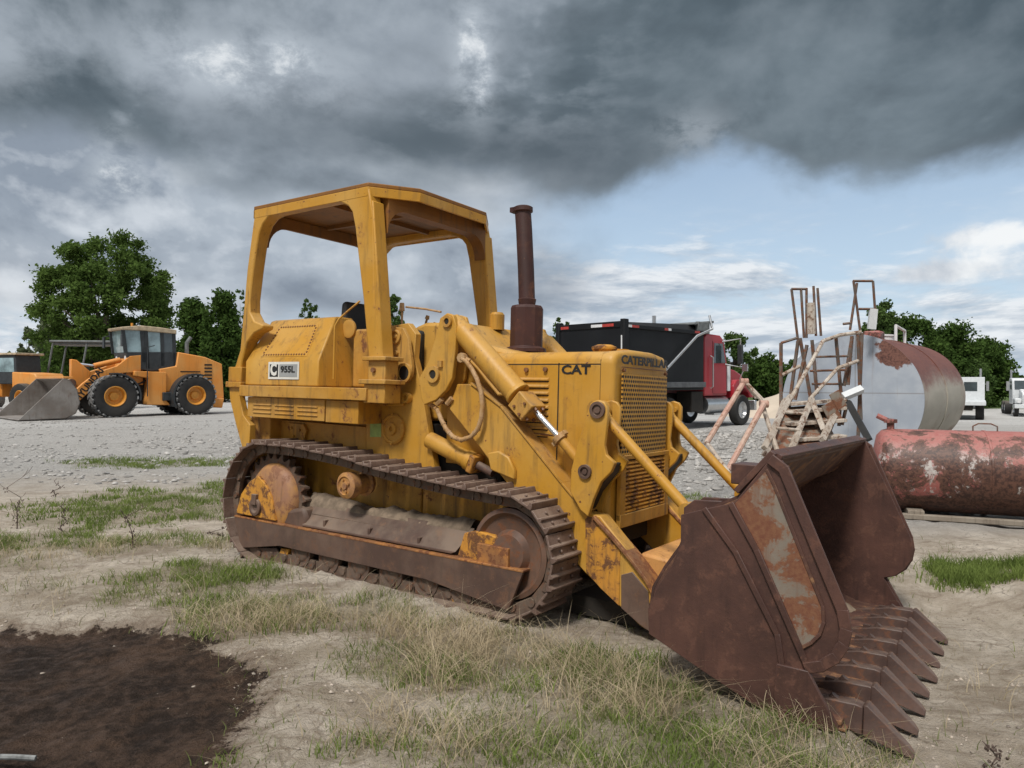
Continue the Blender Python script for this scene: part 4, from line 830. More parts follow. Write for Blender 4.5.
# hoses
h=MB(); pts=[(461.5,358.5),(466,361),(471.7,368.7),(477,379),(481,391.5),(482.5,405),(481.5,418),(478,429),(471,437),(461.5,440),(453,437),(446,429),(441,419),(437,409)]
hp=[Vector(sp(a,b,-.60)) for a,b in pts]; cat=[]
for i in range(len(hp)-1):
    for t in(0,.5): cat.append(hp[i].lerp(hp[i+1],t))
cat.append(hp[-1]); h.tube(cat,.0165,10)
for i in range(14,24): h.lathe([(.0195,-.004),(.0195,.004)],cat[i],(cat[i+1]-cat[i]),10)
both(h,'hydraulic_hose',M['hose'])
h=MB(); h.tube([sp(463,358,-.57),sp(470,360,-.57),sp(478,368,-.57),sp(489,382,-.57),sp(499,394,-.57),sp(503,394,-.57),sp(510,391,-.57)],.013,8); both(h,'hydraulic_pipe',M['yellow_worn'])
h=MB(); c=sp(465,358,-.56); h.cyl(c,(c[0],-.61,c[2]),.035,seg=8); h.cyl(sp(461,357,-.58),sp(470,362,-.58),.022,seg=6); c=sp(437,404,-.58); h.cyl(c,sp(442,399,-.58),.022,seg=6); h.cyl(sp(437,409,-.58),sp(430,404,-.5),.018,seg=8); h.cyl(sp(447,404,-.56),sp(452,398,-.56),.02,seg=8); both(h,'hose_fitting',M['hose'])
h=MB(); h.tube([sp(452,405,-.5),sp(440,402,-.5),sp(432,398,-.5)],.01); h.tube([sp(520,432,-.426),sp(540,434,-.426),sp(556,436,-.47)],.006); both(h,'thin_pipe',M['bolt'])
# ---- bucket ---------------------------------------------------------------
W=1.085
bk=MB(); prof=[(1.87,.0),(1.56,.008),(1.25,.125),(1.08,.195),(.985,.255),(.96,.34),(.975,.45),(1.035,.56),(1.115,.68),(1.16,.80),(1.26,.88),(1.40,.955),(1.585,1.17)]
prof=prof[::-1]
bk.strip(prof,.022,-W+.02,W-.02); bucket=bk.build('bucket',M['bucket_in'],L,.004)
bk=MB(); bk.strip([(a-.0,b) for a,b in prof],-.014,-W+.021,W-.021); bk.build('bucket_back_skin',M['bucket'],bucket)
SP=[(1.121,.70),(1.119,.843),(1.242,.887),(1.384,.931),(1.561,1.170),(1.60,1.15),(1.893,.505),(1.905,.43),(1.895,.36),(1.86,.295),(1.80,.24),(1.729,.216),(1.862,.0),(1.55,-.018),(1.25,.098),(.962,.218),(.953,.343),(1.0,.459),(1.075,.58)]
bk=MB(); bk.prism(SP,-W-.008,-W+.02); both(bk,'bucket_side',M['bucket'],parent=bucket,bevel=.003)
# pressed panel on the side, in worn pale paint, with its raised rim
PN=[(1.39,.93),(1.535,1.10)]+S_([(775,486),(823,606),(824,622),(820,634),(812,642),(801,648)],-1.09)+[(1.70,.29),(1.62,.46)]
bk=MB(); bk.prism(PN,-W-.0115,-W-.007); both(bk,'side_panel',M['bucket_panel'],parent=bucket)
def rim(pts,w,t,name,mat,parent=bucket,closed=False):
    mb=MB(); n=len(pts)
    for i in range(n-1 if not closed else n):
        a=Vector(pts[i]); b=Vector(pts[(i+1)%n]); d=(b-a).normalized(); nn=Vector((-d.y,d.x))*w/2; a=a-d*w*.25; b=b+d*w*.25
        mb.prism([(a-nn)[:],(b-nn)[:],(b+nn)[:],(a+nn)[:]],-W-.009-t-i*.0006,-W-.009+.0)
    return both(mb,name,mat,parent=parent,bevel=.004)
rim([(1.56,1.15),(1.615,1.11),(1.875,.51),(1.888,.43),(1.877,.365),(1.845,.305),(1.79,.257),(1.733,.235)],.05,.016,'side_rim',M['bucket'])
rim([(1.535,1.10)]+S_([(775,486),(823,606),(824,622),(820,634),(812,642),(801,648)],-1.09),.016,.006,'panel_fold',M['bucket_in'])
rim([(1.245,.885),(1.40,.70),(1.60,.35),(1.625,.20)],.028,.012,'stiffener_rib',M['bucket'])
rim([(1.375,.925),(1.50,.72),(1.735,.235)],.03,.014,'panel_edge_rib',M['bucket'])
bk=MB(); bk.prism([(1.60,.225),(1.74,.225),(1.87,-.005),(1.83,-.02),(1.61,-.018),(1.59,.08)],-W-.03,-W-.007); both(bk,'corner_plate',M['bucket'],parent=bucket,bevel=.005)
# top lip reinforcement and spill bracket
bk=MB(); bk.strip([(1.40,.975),(1.57,1.175)],.03,-W,W); bk.strip([(1.575,1.12),(1.605,1.17)],.02,-W,W); bk.build('top_lip',M['bucket'],bucket,.004)
bk=MB(); bk.hull([(1.18,-.92,.99),(1.32,-.92,1.02),(1.32,-.78,1.02),(1.18,-.78,.99)],[(1.25,-.92,.86),(1.42,-.92,.97),(1.42,-.78,.97),(1.25,-.78,.86)]); 
bk=MB(); c=sp(757,468,-.55); bk.box(c[0]-.12,c[0]+.10,-.62,-.44,c[2]-.09,c[2]+.02); both(bk,'link_bracket',M['bucket'],parent=bucket,bevel=.006)
bk=MB(); bk.prism([(.93,.62),(.93,.80),(.99,.85),(1.15,.86),(1.12,.66)],-.585,-.56); bk.prism([(.93,.62),(.93,.80),(.99,.85),(1.15,.86),(1.12,.66)],-.44,-.415); both(bk,'link_ear',M['bucket'],parent=bucket,bevel=.004)
bk=MB(); bk.prism([(.86,.14),(.86,.30),(.97,.42),(1.02,.14)],-.585,-.56); bk.prism([(.86,.14),(.86,.30),(.97,.42),(1.02,.14)],-.42,-.395); both(bk,'arm_ear',M['bucket'],parent=bucket,bevel=.004)
# cutting edge and teeth
bk=MB(); bk.hull([(1.60,-W+.02,.012),(1.89,-W+.02,-.010),(1.89,-W+.02,-.022),(1.60,-W+.02,-.02)],[(1.60,W-.02,.012),(1.89,W-.02,-.010),(1.89,W-.02,-.022),(1.60,W-.02,-.02)]); bk.build('cutting_edge',M['bucket_in'],bucket,.003)
def tooth_adapter():
    mb=MB(); secs=[(1.58,.012,.012,.024),(1.68,.034,.012,.050),(1.80,.042,-.01,.082),(1.92,.046,-.035,.088),(1.95,.042,-.04,.08)]
    for i in range(len(secs)-1):
        pass
    vs=[];fs=[]
    for x,w,zb,zt in secs: vs+=[(x,-w,zb),(x,w,zb),(x,w*.8,zt),(x,-w*.8,zt)]
    for i in range(len(secs)-1):
        for k in range(4): fs.append((i*4+k,i*4+(k+1)%4,(i+1)*4+(k+1)%4,(i+1)*4+k))
    n=len(vs); fs+=[(3,2,1,0),(n-4,n-3,n-2,n-1)]; mb.add(vs,fs); return mb
def tooth_tip():
    mb=MB(); vs=[];fs=[]; secs=[(1.94,.052,-.038,.090),(1.955,.054,-.04,.094),(2.115,.030,-.086,-.045),(2.135,.024,-.09,-.072)]
    for x,w,zb,zt in secs: vs+=[(x,-w,zb),(x,w,zb),(x,w*.7,zt),(x,-w*.7,zt)]
    for i in range(len(secs)-1):
        for k in range(4): fs.append((i*4+k,i*4+(k+1)%4,(i+1)*4+(k+1)%4,(i+1)*4+k))
    n=len(vs); fs+=[(3,2,1,0),(n-4,n-3,n-2,n-1)]; mb.add(vs,fs); return mb
ta=None
for i in range(8):
    y=-.965+i*.2585
    if ta is None:
        ta=tooth_adapter().build('tooth_adapter',M['tooth'],bucket,.005,smooth=30,seg=2); tt=tooth_tip().build('tooth_tip',M['tooth'],bucket,.004,smooth=30,seg=2)
        tb=MB(); tb.cyl((1.80,0,.06),(1.82,0,.092),.022,.018,8); tb.box(1.73,1.77,-.015,.015,.05,.078); tb=tb.build('tooth_bolt',M['tooth'],bucket)
        A_,B_,C_=ta,tt,tb
    else:
        A_=ta.copy(); B_=tt.copy(); C_=tb.copy()
        for o in(A_,B_,C_): COL.objects.link(o); o.parent=bucket
    for o in(A_,B_,C_): o.location=(random.uniform(-.008,.008),y,0); o.rotation_euler=(0,0,random.uniform(-.03,.03)*0)
# ================================================================== other machines
def frame2(F_,R_,half,z=None):
    """frame from the near front and near rear wheel centres (world); near side is at +half (left) or -half (right)"""
    f=np.array(F_);r=np.array(R_); X_=(f-r); X_[2]=0; X_/=np.linalg.norm(X_); Y_=np.array([-X_[1],X_[0],0]); O=(f+r)/2-Y_*half; O[2]=z
    return Frame(np.stack([X_,Y_,[0,0,1]],1),O)
def wheel(parent,x,y,z,R,w,out,rim=.5,lug=True,tm=None,n=22,rimmat=None,names=('wheel','tyre','rim')):
    """tyre with lugs and a dished rim; the wheel is a part, tyre and rim its sub-parts"""
    wh=bpy.data.objects.new(names[0],None); COL.objects.link(wh); wh.parent=parent; wh.location=(x,y,z)
    t=MB(); h=w/2; t.lathe([(R*rim,-h*.8),(R*.82,-h),(R*.95,-h*.9),(R,-h*.6),(R,h*.6),(R*.95,h*.9),(R*.82,h),(R*rim,h*.8)],(0,0,0),(0,out,0),44)
    t.build('tyre',M['tyre'],wh)
    if lug:
        g=MB()
        for i in range(n):
            for sg in(-1,1):
                a=2*math.pi*(i+(.5 if sg>0 else 0))/n; c=Vector((math.cos(a)*R*1.0,sg*h*.5,math.sin(a)*R*1.0)); rr=Vector((math.cos(a),0,math.sin(a))); tt=Vector((-math.sin(a),0,math.cos(a)))
                g.obox(c,R*.17,h*.98,R*.07,Matrix((tt,Vector((0,1,0)),rr)).transposed()@Matrix.Rotation(sg*.5,3,'Z'))
        g.build('tread',M['tread'],wh)
    r=MB(); r.lathe([(R*rim,h*.8),(R*(rim-.03),h*.86),(R*(rim-.06),h*.8),(R*(rim-.12),h*.25),(R*.24,h*.2),(R*.2,h*.42),(R*.05,h*.45),(.001,h*.45)],(0,0,0),(0,out,0),36)
    r.lathe([(R*rim,-h*.8),(R*.1,-h*.5),(.001,-h*.5)],(0,0,0),(0,out,0),20); r.build('rim',rimmat or M['rim'],wh)
    return wh
# ---- articulated wheel loader --------------------------------------
FL=frame2(P(116,395.6,28.3),P(197,397,30.6),1.3,.11); sF=FL.S
WL=thing('wheel_loader','orange articulated wheel loader with dark glass cab and big grey bucket in the left yard','wheel loader',FL.mat())
def pl(px,y,fr=FL): return [fr.S(a,b,y) for a,b in px]
xf,zf=sF(116,395.6,1.3); xr,zr=sF(197,397,1.3); RW=.82
for sy in(1,-1):
    wheel(WL,xf,sy*1.0,RW,RW,.62,sy); wheel(WL,xr,sy*1.0,RW,RW,.62,sy)
b=MB(); b.prism(pl([(159,369),(176,366),(178,352),(205,357),(222,364),(224,398),(208,400),(200,383),(186,383),(178,392),(165,392)],.8),.82,-.82); rb=b.build('rear_body',M['orange'],WL,.04)
b=MB()
for k in range(9): a,c=sF(204.5,364+k*3.4,.83),sF(212,365+k*3.4,.83); b.box(a[0],c[0],.822,.835,a[1],a[1]-.07)
b.build('side_grille',M['dark'],rb)
b=MB(); b.prism(pl([(198,398),(224,398),(222,408),(203,406)],.9),.95,-.95); b.build('counterweight',M['orange'],WL,.04)
b=MB(); b.prism(pl([(134,371),(166,372),(166,400),(170,405),(146,405),(148,378),(134,376)],.85),.9,.35); b.prism(pl([(134,371),(166,372),(166,400),(170,405),(146,405),(148,378),(134,376)],.85),-.9,-.35); b.build('side_steps',M['orange'],WL,.03)
b=MB(); b.prism(pl([(120,372),(196,372),(196,404),(110,404)],.3),.5,-.5); b.build('chassis',M['dark'],WL,.03)
# cab
b=MB(); b.prism(pl([(126,352),(130,368),(150,371),(175,370),(176,352)],.72),.74,-.74); cb=b.build('cab_base',M['cabdark'],WL,.02)
rf=pl([(120,327),(140,325.5),(160,327.5),(176,330),(176,334),(141,330.5),(121,330)],.72); b=MB(); b.prism(rf,.80,-.80); b.build('cab_roof',M['tan_roof'],WL,.03)
def post(a,c,w,y,mat,nm,par):
    p=sF(*a,y); q=sF(*c,y); b=MB(); b.hull([(p[0]-w,y-.06,p[1]),(p[0]+w,y-.06,p[1]),(p[0]+w,y+.0,p[1]),(p[0]-w,y+.0,p[1])],[(q[0]-w,y-.06,q[1]),(q[0]+w,y-.06,q[1]),(q[0]+w,y,q[1]),(q[0]-w,y,q[1])]); return b.build(nm,mat,par)
for (a,c) in(((123,330),(126,353)),((146,331),(148,369)),((174,333),(175,368)),((142,331),(144,362)),((162,332),(163,366))):
    for y in(.74,): post(a,c,.07,y,M['cabdark'],'cab_post',cb); 
for (a,c) in(((123,330),(126,353)),((146,331),(148,369)),((174,333),(175,368))):
    p=sF(*a,.74); q=sF(*c,.74); b=MB(); b.hull([(p[0]-.07,-.74,p[1]),(p[0]+.07,-.74,p[1]),(p[0]+.07,-.68,p[1]),(p[0]-.07,-.68,p[1])],[(q[0]-.07,-.74,q[1]),(q[0]+.07,-.74,q[1]),(q[0]+.07,-.68,q[1]),(q[0]-.07,-.68,q[1])]); b.build('cab_post',M['cabdark'],cb)
b=MB(); b.prism(pl([(123,330),(126,353),(134,366),(144,366),(143,331)],.70),.71,.69); b.build('side_windscreen',M['glass_pale'],cb)
b=MB(); b.prism(pl([(148,332),(162,333),(163,353),(149,352)],.70),.71,.69); b.build('door_window',M['glass_pale'],cb)
b=MB(); b.prism(pl([(149,354),(162,355),(162,366),(149,365)],.70),.735,.70); b.build('door_panel',M['cabdark'],cb)
b=MB(); b.prism(pl([(163,333),(175,334),(176,353),(163,353)],.70),.72,.69); b.build('rear_window',M['glass'],cb)
p=sF(123,330,.6); q=sF(126,353,.6); b=MB(); b.hull([(p[0],-.68,p[1]),(p[0]+.02,-.68,p[1]),(q[0]+.02,-.68,q[1]),(q[0],-.68,q[1])],[(p[0],.68,p[1]),(p[0]+.02,.68,p[1]),(q[0]+.02,.68,q[1]),(q[0],.68,q[1])]); b.build('windscreen',M['glass_pale'],cb)
b=MB(); b.box(sF(152,345,.0)[0],sF(163,345,0)[0],-.2,.25,1.9,2.9); b.build('seat',M['black'],cb,.05)
b=MB(); c0=sF(132,326,.3); b.tube([(c0[0],.3,c0[1]-.1),(c0[0],.3,c0[1]+.12)],.05,8); b.build('beacon',M['rim'],cb)
for s in(1,-1):
    b=MB(); q=sF(147,372,.9); b.tube([(q[0],s*.95,q[1]-1.0),(q[0],s*.95,q[1]+1.0),(q[0]-.3,s*.9,q[1]+1.1)],.02,6); b.build('hand_rail',M['cabdark'],WL)
    b=MB(); q=sF(124,334,.9); b.tube([(q[0],s*.74,q[1]),(q[0]+.15,s*1.05,q[1]-.05)],.02,6); b.box(q[0]+.1,q[0]+.16,s*.98,s*1.18,q[1]-.5,q[1]-.05); b.build('mirror',M['cabdark'],WL)
    b=MB(); q=sF(129,358,.6); b.cyl((q[0],s*.5,q[1]),(q[0]+.12,s*.5,q[1]),.1,seg=12); b.build('headlight',M['tape_white'],WL)
b=MB(); b.tube([(sF(128,366,.5)[0],.66,sF(128,366,.5)[1]),(sF(122,374,.5)[0],.7,sF(122,374,.5)[1]-.1),(sF(135,385,.5)[0],.68,sF(135,385,.5)[1]),(sF(146,380,.5)[0],.6,sF(146,380,.5)[1])],.035,6); b.build('hydraulic_hose',M['black'],WL)
b=MB(); b.box(sF(180,354,.8)[0],sF(200,356,.8)[0],.822,.83,sF(180,372,.8)[1],sF(180,371,.8)[1]); b.build('hood_seam',M['dark'],WL)
b=MB(); b.box(sF(186,366,.8)[0],sF(196,366,.8)[0],.822,.832,sF(186,380,.8)[1],sF(186,374,.8)[1]); b.build('battery_box',M['cabdark'],WL)
b=MB(); q=sF(168,398,.6); b.box(q[0]-.35,q[0]+.35,.3,1.0,q[1]-.1,q[1]+.25); b.build('step',M['cabdark'],WL,.02)
# fenders
def arc_f(px,py,r,t0,t1,y0,y1,nm,mat):
    c=sF(px,py,1.3); pts=[(c[0]+r*math.cos(rad(t)),c[1]+r*math.sin(rad(t))) for t in np.linspace(t0,t1,14)]
    for s in(1,-1):
        b=MB(); b.strip(pts,.05,s*y0,s*y1); b.build(nm,mat,WL)
arc_f(116,395.6,.95,20,-0+200,.62,1.35,'front_fender',M['cabdark']) if False else None
c=sF(116,395.6,1.3)
for s in(1,-1):
    b=MB(); b.strip([(c[0]+.95*math.cos(rad(t)),c[1]-.05+.95*math.sin(rad(t))) for t in np.linspace(85,190,14)],.06,s*.68,s*1.32); b.build('front_fender',M['cabdark'],WL)
c=sF(197,397,1.3)
for s in(1,-1):
    b=MB(); b.strip([(c[0]+.98*math.cos(rad(t)),c[1]+.02+.98*math.sin(rad(t))) for t in np.linspace(-25,110,14)],.07,s*.55,s*1.28); b.build('rear_fender',M['cabdark'],WL)
# front frame, arms, lettering
b=MB(); b.prism(pl([(126,358),(142,358),(143,385),(120,385)],.55),.6,-.6); b.build('front_frame',M['orange'],WL,.03)
AR=[(141,355),(130,356),(117,366),(98,372),(83,383),(69,396),(74,406),(86,395),(103,380),(122,373),(141,372)]
for s in(1,-1):
    b=MB(); A=pl(AR,.75); b.prism(A,s*.75,s*.60); arm_=b.build('lift_arm',M['orange'],WL,.02)
a=np.array(sF(79,402,.76)); c=np.array(sF(101,375,.76)); d=c-a; d/=np.linalg.norm(d)
text('HYUNDAI',.34,M['ink'],WL,(a[0],.757,a[1]),(d[0],0,d[1]),(d[1],0,-d[0]),'arm_lettering',.03,1.5)
b=MB(); b.tube([(sF(94,366,.0)[0],0,sF(94,366,0)[1]),(sF(120,360,.0)[0],0,sF(120,360,0)[1])],.11,14); b.build('tilt_cylinder',M['orange'],WL)
b=MB(); b.tube([(sF(78,364,.0)[0],0,sF(78,364,0)[1]),(sF(94,366,.0)[0],0,sF(94,366,0)[1])],.055,12); b.build('tilt_rod',M['chrome'],WL)
b=MB(); b.prism(pl([(70,359),(76,360),(90,372),(86,388),(76,395),(66,390),(70,376)],.0),.12,-.12); b.build('bell_crank',M['orange'],WL,.03)
b=MB(); c=sF(71,383,.2); b.cyl((c[0],.30,c[1]),(c[0],-.3,c[1]),.16,seg=16); b.build('crank_pin',M['guard'],WL)
# exhaust, mirror
b=MB(); c=sF(187,362,.2); b.box(c[0]-.06,c[0]+.06,.1,.25,c[1]-.3,c[1]+.5); t=sF(191,343,.2); b.tube([(c[0],.18,c[1]+.4),(c[0],.18,t[1]),(t[0],.18,t[1]+.25)],.08,10); b.build('exhaust_pipe',M['canopy'],WL)
# bucket: open, facing away from the cab
xb,zb=sF(62,400,.0); Wb=1.85
prof=[(xb+1.85,0.0),(xb+.35,.02),(xb+.02,.2),(xb-.12,.6),(xb-.02,1.1),(xb+.2,1.42),(xb+.42,1.52)]
b=MB(); b.strip([(a,c+.02) for a,c in prof[::-1]],.04,-Wb,Wb); bu=b.build('bucket',M['bucket_grey'],WL,.01)
for s in(1,-1):
    b=MB(); b.prism([(a,c+.02) for a,c in prof],s*(Wb-.04),s*Wb); b.build('bucket_side',M['bucket_grey'],bu,.01)
b=MB(); b.box(xb+.12,xb+.44,-Wb,Wb,1.52,1.60); b.build('bucket_lip',M['orange'],bu,.01)
# ---- dump truck -----------------------------------------------------
th=rad(45); XD=np.array([math.sin(th),math.cos(th),0]); YD=np.array([-XD[1],XD[0],0]); ED=P(625,380,20.0); OD=ED+YD*1.22; OD[2]=.0
FD=Frame(np.stack([XD,YD,[0,0,1]],1),OD); T=thing('dump_truck','dump truck with black box body and dark red cab parked beyond the gravel heap','dump truck',FD.mat())
sD=FD.S; yR=-1.22
b=MB(); b.box(0,4.25,-1.2,1.2,1.25,1.33); b.box(0,4.25,-1.2,-1.14,1.33,3.08); b.box(0,4.25,1.14,1.2,1.33,3.08); b.box(4.19,4.25,-1.14,1.14,1.33,3.08); body=b.build('dump_body',M['truckblack'],T,.02)
b=MB(); b.box(-.06,0,-1.13,1.13,1.30,3.05); b.build('tailgate',M['truckblack'],body,.02)
b=MB()
b.box(-.10,.12,-1.27,-1.12,1.25,3.26); b.box(-.10,.12,1.12,1.27,1.25,3.26); b.box(.12,4.25,-1.27,-1.16,3.0,3.12); b.box(.12,4.25,1.16,1.27,3.0,3.12); b.box(-.09,.0,-1.12,1.12,3.02,3.2); b.box(4.2,4.3,-1.2,1.2,3.0,3.3)
b.build('body_rail',M['truckblack'],body,.02)
b=MB(); b.box(.05,4.25,-1.285,-1.2,1.33,1.5); b.build('lower_rail',plain('grey_rail_paint',(.09,.095,.1),.5),body,.01)
b=MB(); b.hull([(.4,-1.15,3.12),(4.2,-1.15,3.12),(4.2,1.15,3.12),(.4,1.15,3.12)],[(.5,-.9,3.22),(4.2,-.95,3.34),(4.2,.95,3.34),(.5,.9,3.22)]); b.build('load_tarp',M['truckblack'],body,.02)
b=MB(); b.hull([(3.7,-1.2,3.3),(4.9,-1.2,3.42),(4.9,1.2,3.42),(3.7,1.2,3.3)],[(3.7,-1.2,3.36),(4.9,-1.2,3.5),(4.9,1.2,3.5),(3.7,1.2,3.36)]); b.box(3.9,4.6,-1.22,-1.1,3.05,3.42); b.build('cab_shield',M['canopy'],body,.02)
b=MB(); b.tube([sD(651,386,-1.33)[:1]+(-1.33,)+sD(651,386,-1.33)[1:],(sD(697,336,-1.33)[0],-1.33,sD(697,336,-1.33)[1]),(4.55,-1.33,3.2),(4.6,-1.2,3.65)],.04,8); b.build('tarp_arm',M['aluminium'],T)
b=MB()
for x0,x1 in((.25,.6),(1.9,2.25),(3.6,3.9)): b=MB(); b.box(x0,x1,-1.275,-1.269,3.03,3.10); b.build('red_tape',M['tape_red'],body)
for y0,y1 in((-.9,-.5),(.75,1.05)): b=MB(); b.box(-.104,-.09,y0,y1,3.06,3.14); b.build('red_tape',M['tape_red'],body)
b=MB()
for x0,x1 in((.1,.25),(2.1,2.25)): b=MB(); b.box(x0,x1,-1.279,-1.27,3.03,3.10); b.build('white_tape',M['tape_white'],body)
b=MB(); b.box(-.105,-.09,-.5,-.1,3.06,3.14); b.box(-.11,-.1,-1.2,-1.16,2.3,2.8); b.build('white_tape',M['tape_white'],body)
b=MB(); b.box(.2,7.6,-.42,.42,.75,1.12); b.box(3.6,4.3,-1.15,-.6,.55,1.2); b.build('chassis',M['dark'],T,.02)
for x in(.95,2.35):
    for s in(1,-1): wheel(T,x,s*.95,.52,.52,.5,s,lug=False,rimmat=M['dark'])
for s in(1,-1): wheel(T,6.95,s*1.02,.53,.53,.32,s,lug=False,rim=.56,rimmat=M['aluminium'])
b=MB(); b.prism([(4.45,1.05),(4.45,2.95),(4.6,3.08),(5.5,3.05),(5.75,2.9),(5.95,2.12),(5.95,1.05)],-1.1,1.1); cab=b.build('cab',M['truckred'],T,.05,seg=3)
b=MB(); b.prism([(5.05,2.12),(5.08,2.78),(5.62,2.78),(5.82,2.14)],-1.11,-1.104); b.build('door_window',M['glass'],cab)
b=MB(); b.prism([(5.05,2.12),(5.08,2.78),(5.62,2.78),(5.82,2.14)],1.104,1.11); b.build('door_window',M['glass'],cab)
b=MB(); b.hull([(5.76,-.95,2.86),(5.76,.95,2.86),(5.965,.95,2.15),(5.965,-.95,2.15)],[(5.78,-.95,2.86),(5.78,.95,2.86),(5.98,.95,2.15),(5.98,-.95,2.15)]); b.build('windscreen',M['glass'],cab)
b=MB(); b.box(5.0,5.9,-1.115,-1.1,1.1,1.11); b.box(4.98,4.995,-1.108,-1.1,1.15,2.85); b.box(5.9,5.91,-1.108,-1.1,1.15,2.1); b.build('door_seam',M['dark'],cab)
b=MB(); b.tube([(4.85,-1.1,1.3),(4.85,-1.19,1.35),(4.85,-1.19,2.3),(4.85,-1.1,2.35)],.025,8); b.build('grab_handle',M['aluminium'],cab)
b=MB(); b.prism([(5.95,1.2),(5.95,2.12),(7.2,1.92),(7.75,1.75),(7.85,1.5),(7.85,.85),(7.55,.85),(7.45,1.15),(7.2,1.32),(6.7,1.32),(6.45,1.15),(6.38,.95),(5.95,.95)],-.72,.72); b.build('hood',M['truckred'],T,.06,seg=3)
b=MB(); b.prism([(6.3,.95),(6.3,1.35),(6.5,1.58),(7.3,1.58),(7.6,1.35),(7.8,.95),(7.5,.95),(7.42,1.12),(7.2,1.27),(6.7,1.27),(6.45,1.12),(6.4,.95)],-1.15,-.72); b.prism([(6.3,.95),(6.3,1.35),(6.5,1.58),(7.3,1.58),(7.6,1.35),(7.8,.95),(7.5,.95),(7.42,1.12),(7.2,1.27),(6.7,1.27),(6.45,1.12),(6.4,.95)],.72,1.15); b.build('mudguard',M['truckred'],T,.04)
b=MB(); b.box(7.85,8.0,-1.15,1.15,.5,.85); b.build('bumper',M['aluminium'],T,.03)
b=MB(); b.cyl((4.6,-.88,.75),(6.0,-.88,.75),.29,seg=24); b.box(5.0,5.9,-1.15,-.8,.42,.48); b.build('fuel_tank',M['aluminium'],T)
b=MB(); b.tube([(5.6,-1.1,2.85),(6.1,-1.5,2.95),(6.1,-1.5,2.0),(5.8,-1.1,2.1)],.025,8); b.build('mirror_bracket',M['aluminium'],T); 
b=MB(); b.box(6.03,6.12,-1.6,-1.42,2.1,2.75); b.build('mirror',M['cabdark'],T,.02)
b=MB(); c=P(714,0,1); b.cyl((6.2,-.95,1.2),(6.2,-.95,2.05),.12,seg=16); b.build('air_cleaner',M['truckwhite'],T)
b=MB(); b.tube([(7.0,-1.0,1.6),(7.05,-1.15,1.95)],.015,6); b.obox((7.05,-1.18,2.0),.05,.2,.25,Matrix.Identity(3)); b.build('hood_mirror',M['aluminium'],T)
b=MB(); b.tube([(4.36,.75,1.1),(4.36,.75,3.75)],.07,10); b.build('exhaust_stack',M['aluminium'],T)
# ---- machines beyond the wheel loader ----------------------------------
def at_px(px,D,z=.11): p=P(px,382,D); return place(p[0],p[1],z,0)
p=P(88,382,38); Rm_=Matrix.Translation((p[0],p[1],.11))@Matrix.Rotation(rad(10),4,'Z')
RL=thing('roller','soil roller with a flat grey canopy standing behind the wheel loader','roller',Rm_)
b=MB(); b.box(-1.5,1.65,-.9,.9,3.42,3.54); b.box(-1.4,1.55,-.8,.8,3.3,3.42); b.build('canopy',M['canopy'],RL,.04)
for x,y in((-1.35,-.8),(-1.35,.8),(.25,-.8),(1.45,.8)): b=MB(); b.tube([(x-.35,y,1.3),(x,y,3.4)],.05,6); b.build('canopy_post',M['canopy'],RL)
b=MB(); b.prism([(-.2,.9),(-.2,1.6),(1.9,1.75),(2.1,1.5),(2.1,.8)],-.8,.8); b.build('engine_cover',M['orange'],RL,.05)
b=MB(); b.cyl((-1.9,-1,.72),(-1.9,1,.72),.72,seg=32); b.build('drum',M['bucket_grey'],RL)
b=MB(); b.box(-2.6,-.2,-1.08,1.08,.62,.82); b.build('drum_frame',M['orange'],RL,.03)
for s in(1,-1): wheel(RL,1.1,s*.85,.7,.7,.45,s,lug=False)
b=MB(); b.box(-.6,0,-.25,.25,1.3,2.2); b.build('seat',M['black'],RL,.05)
p=P(20,382,36); Rm_=Matrix.Translation((p[0],p[1],.11))@Matrix.Rotation(rad(160),4,'Z')
def small_loader(label,MM,grp):
    K=thing('wheel_loader',label,'wheel loader',MM,grp)
    b=MB(); b.prism([(-2.4,.9),(-2.5,1.5),(-2.2,1.95),(-.5,2.05),(-.5,.9)],-.8,.8); b.build('rear_body',M['orange'],K,.05)
    b=MB(); b.prism([(-.7,1.4),(-.7,2.0),(-.6,2.95),(.7,2.95),(.9,2.0),(.8,1.4)],-.7,.7); cc=b.build('cab',M['cabdark'],K,.04)
    b=MB(); b.box(-.8,.85,-.8,.8,2.95,3.07); b.build('cab_roof',M['tan_roof'],cc,.03)
    for s in(1,-1):
        b=MB(); b.prism([(-.55,2.05),(-.5,2.8),(.6,2.8),(.75,2.05)],s*.70,s*.712); b.build('side_window',M['glass_pale'],cc)
    b=MB(); b.hull([(.905,-.6,2.05),(.905,.6,2.05),(.72,.6,2.85),(.72,-.6,2.85)],[(.925,-.6,2.05),(.925,.6,2.05),(.74,.6,2.85),(.74,-.6,2.85)]); b.build('windscreen',M['glass_pale'],cc)
    b=MB(); b.box(.7,1.5,-.5,.5,.7,1.6); b.build('front_frame',M['orange'],K,.04)
    for s in(1,-1):
        b=MB(); b.prism([(1.1,1.7),(1.3,1.95),(2.2,1.5),(3.2,.7),(3.1,.45),(2.1,1.1)],s*.45,s*.6); b.build('lift_arm',M['orange'],K,.02)
        for x in(-1.6,1.35): wheel(K,x,s*1.0,.72,.72,.5,s,lug=False)
    prof=[(4.1,.03),(3.3,.05),(3.05,.3),(3.0,.7),(3.15,1.1),(3.4,1.2)]
    b=MB(); b.strip(prof[::-1],.04,-1.3,1.3); bb=b.build('bucket',M['bucket_grey'],K,.01)
    for s in(1,-1): b=MB(); b.prism(prof,s*1.26,s*1.3); b.build('bucket_side',M['bucket_grey'],bb)
    return K
small_loader('smaller orange wheel loader with a tan cab roof half hidden behind the grey bucket',Rm_@Matrix.Scale(.92,4),None)
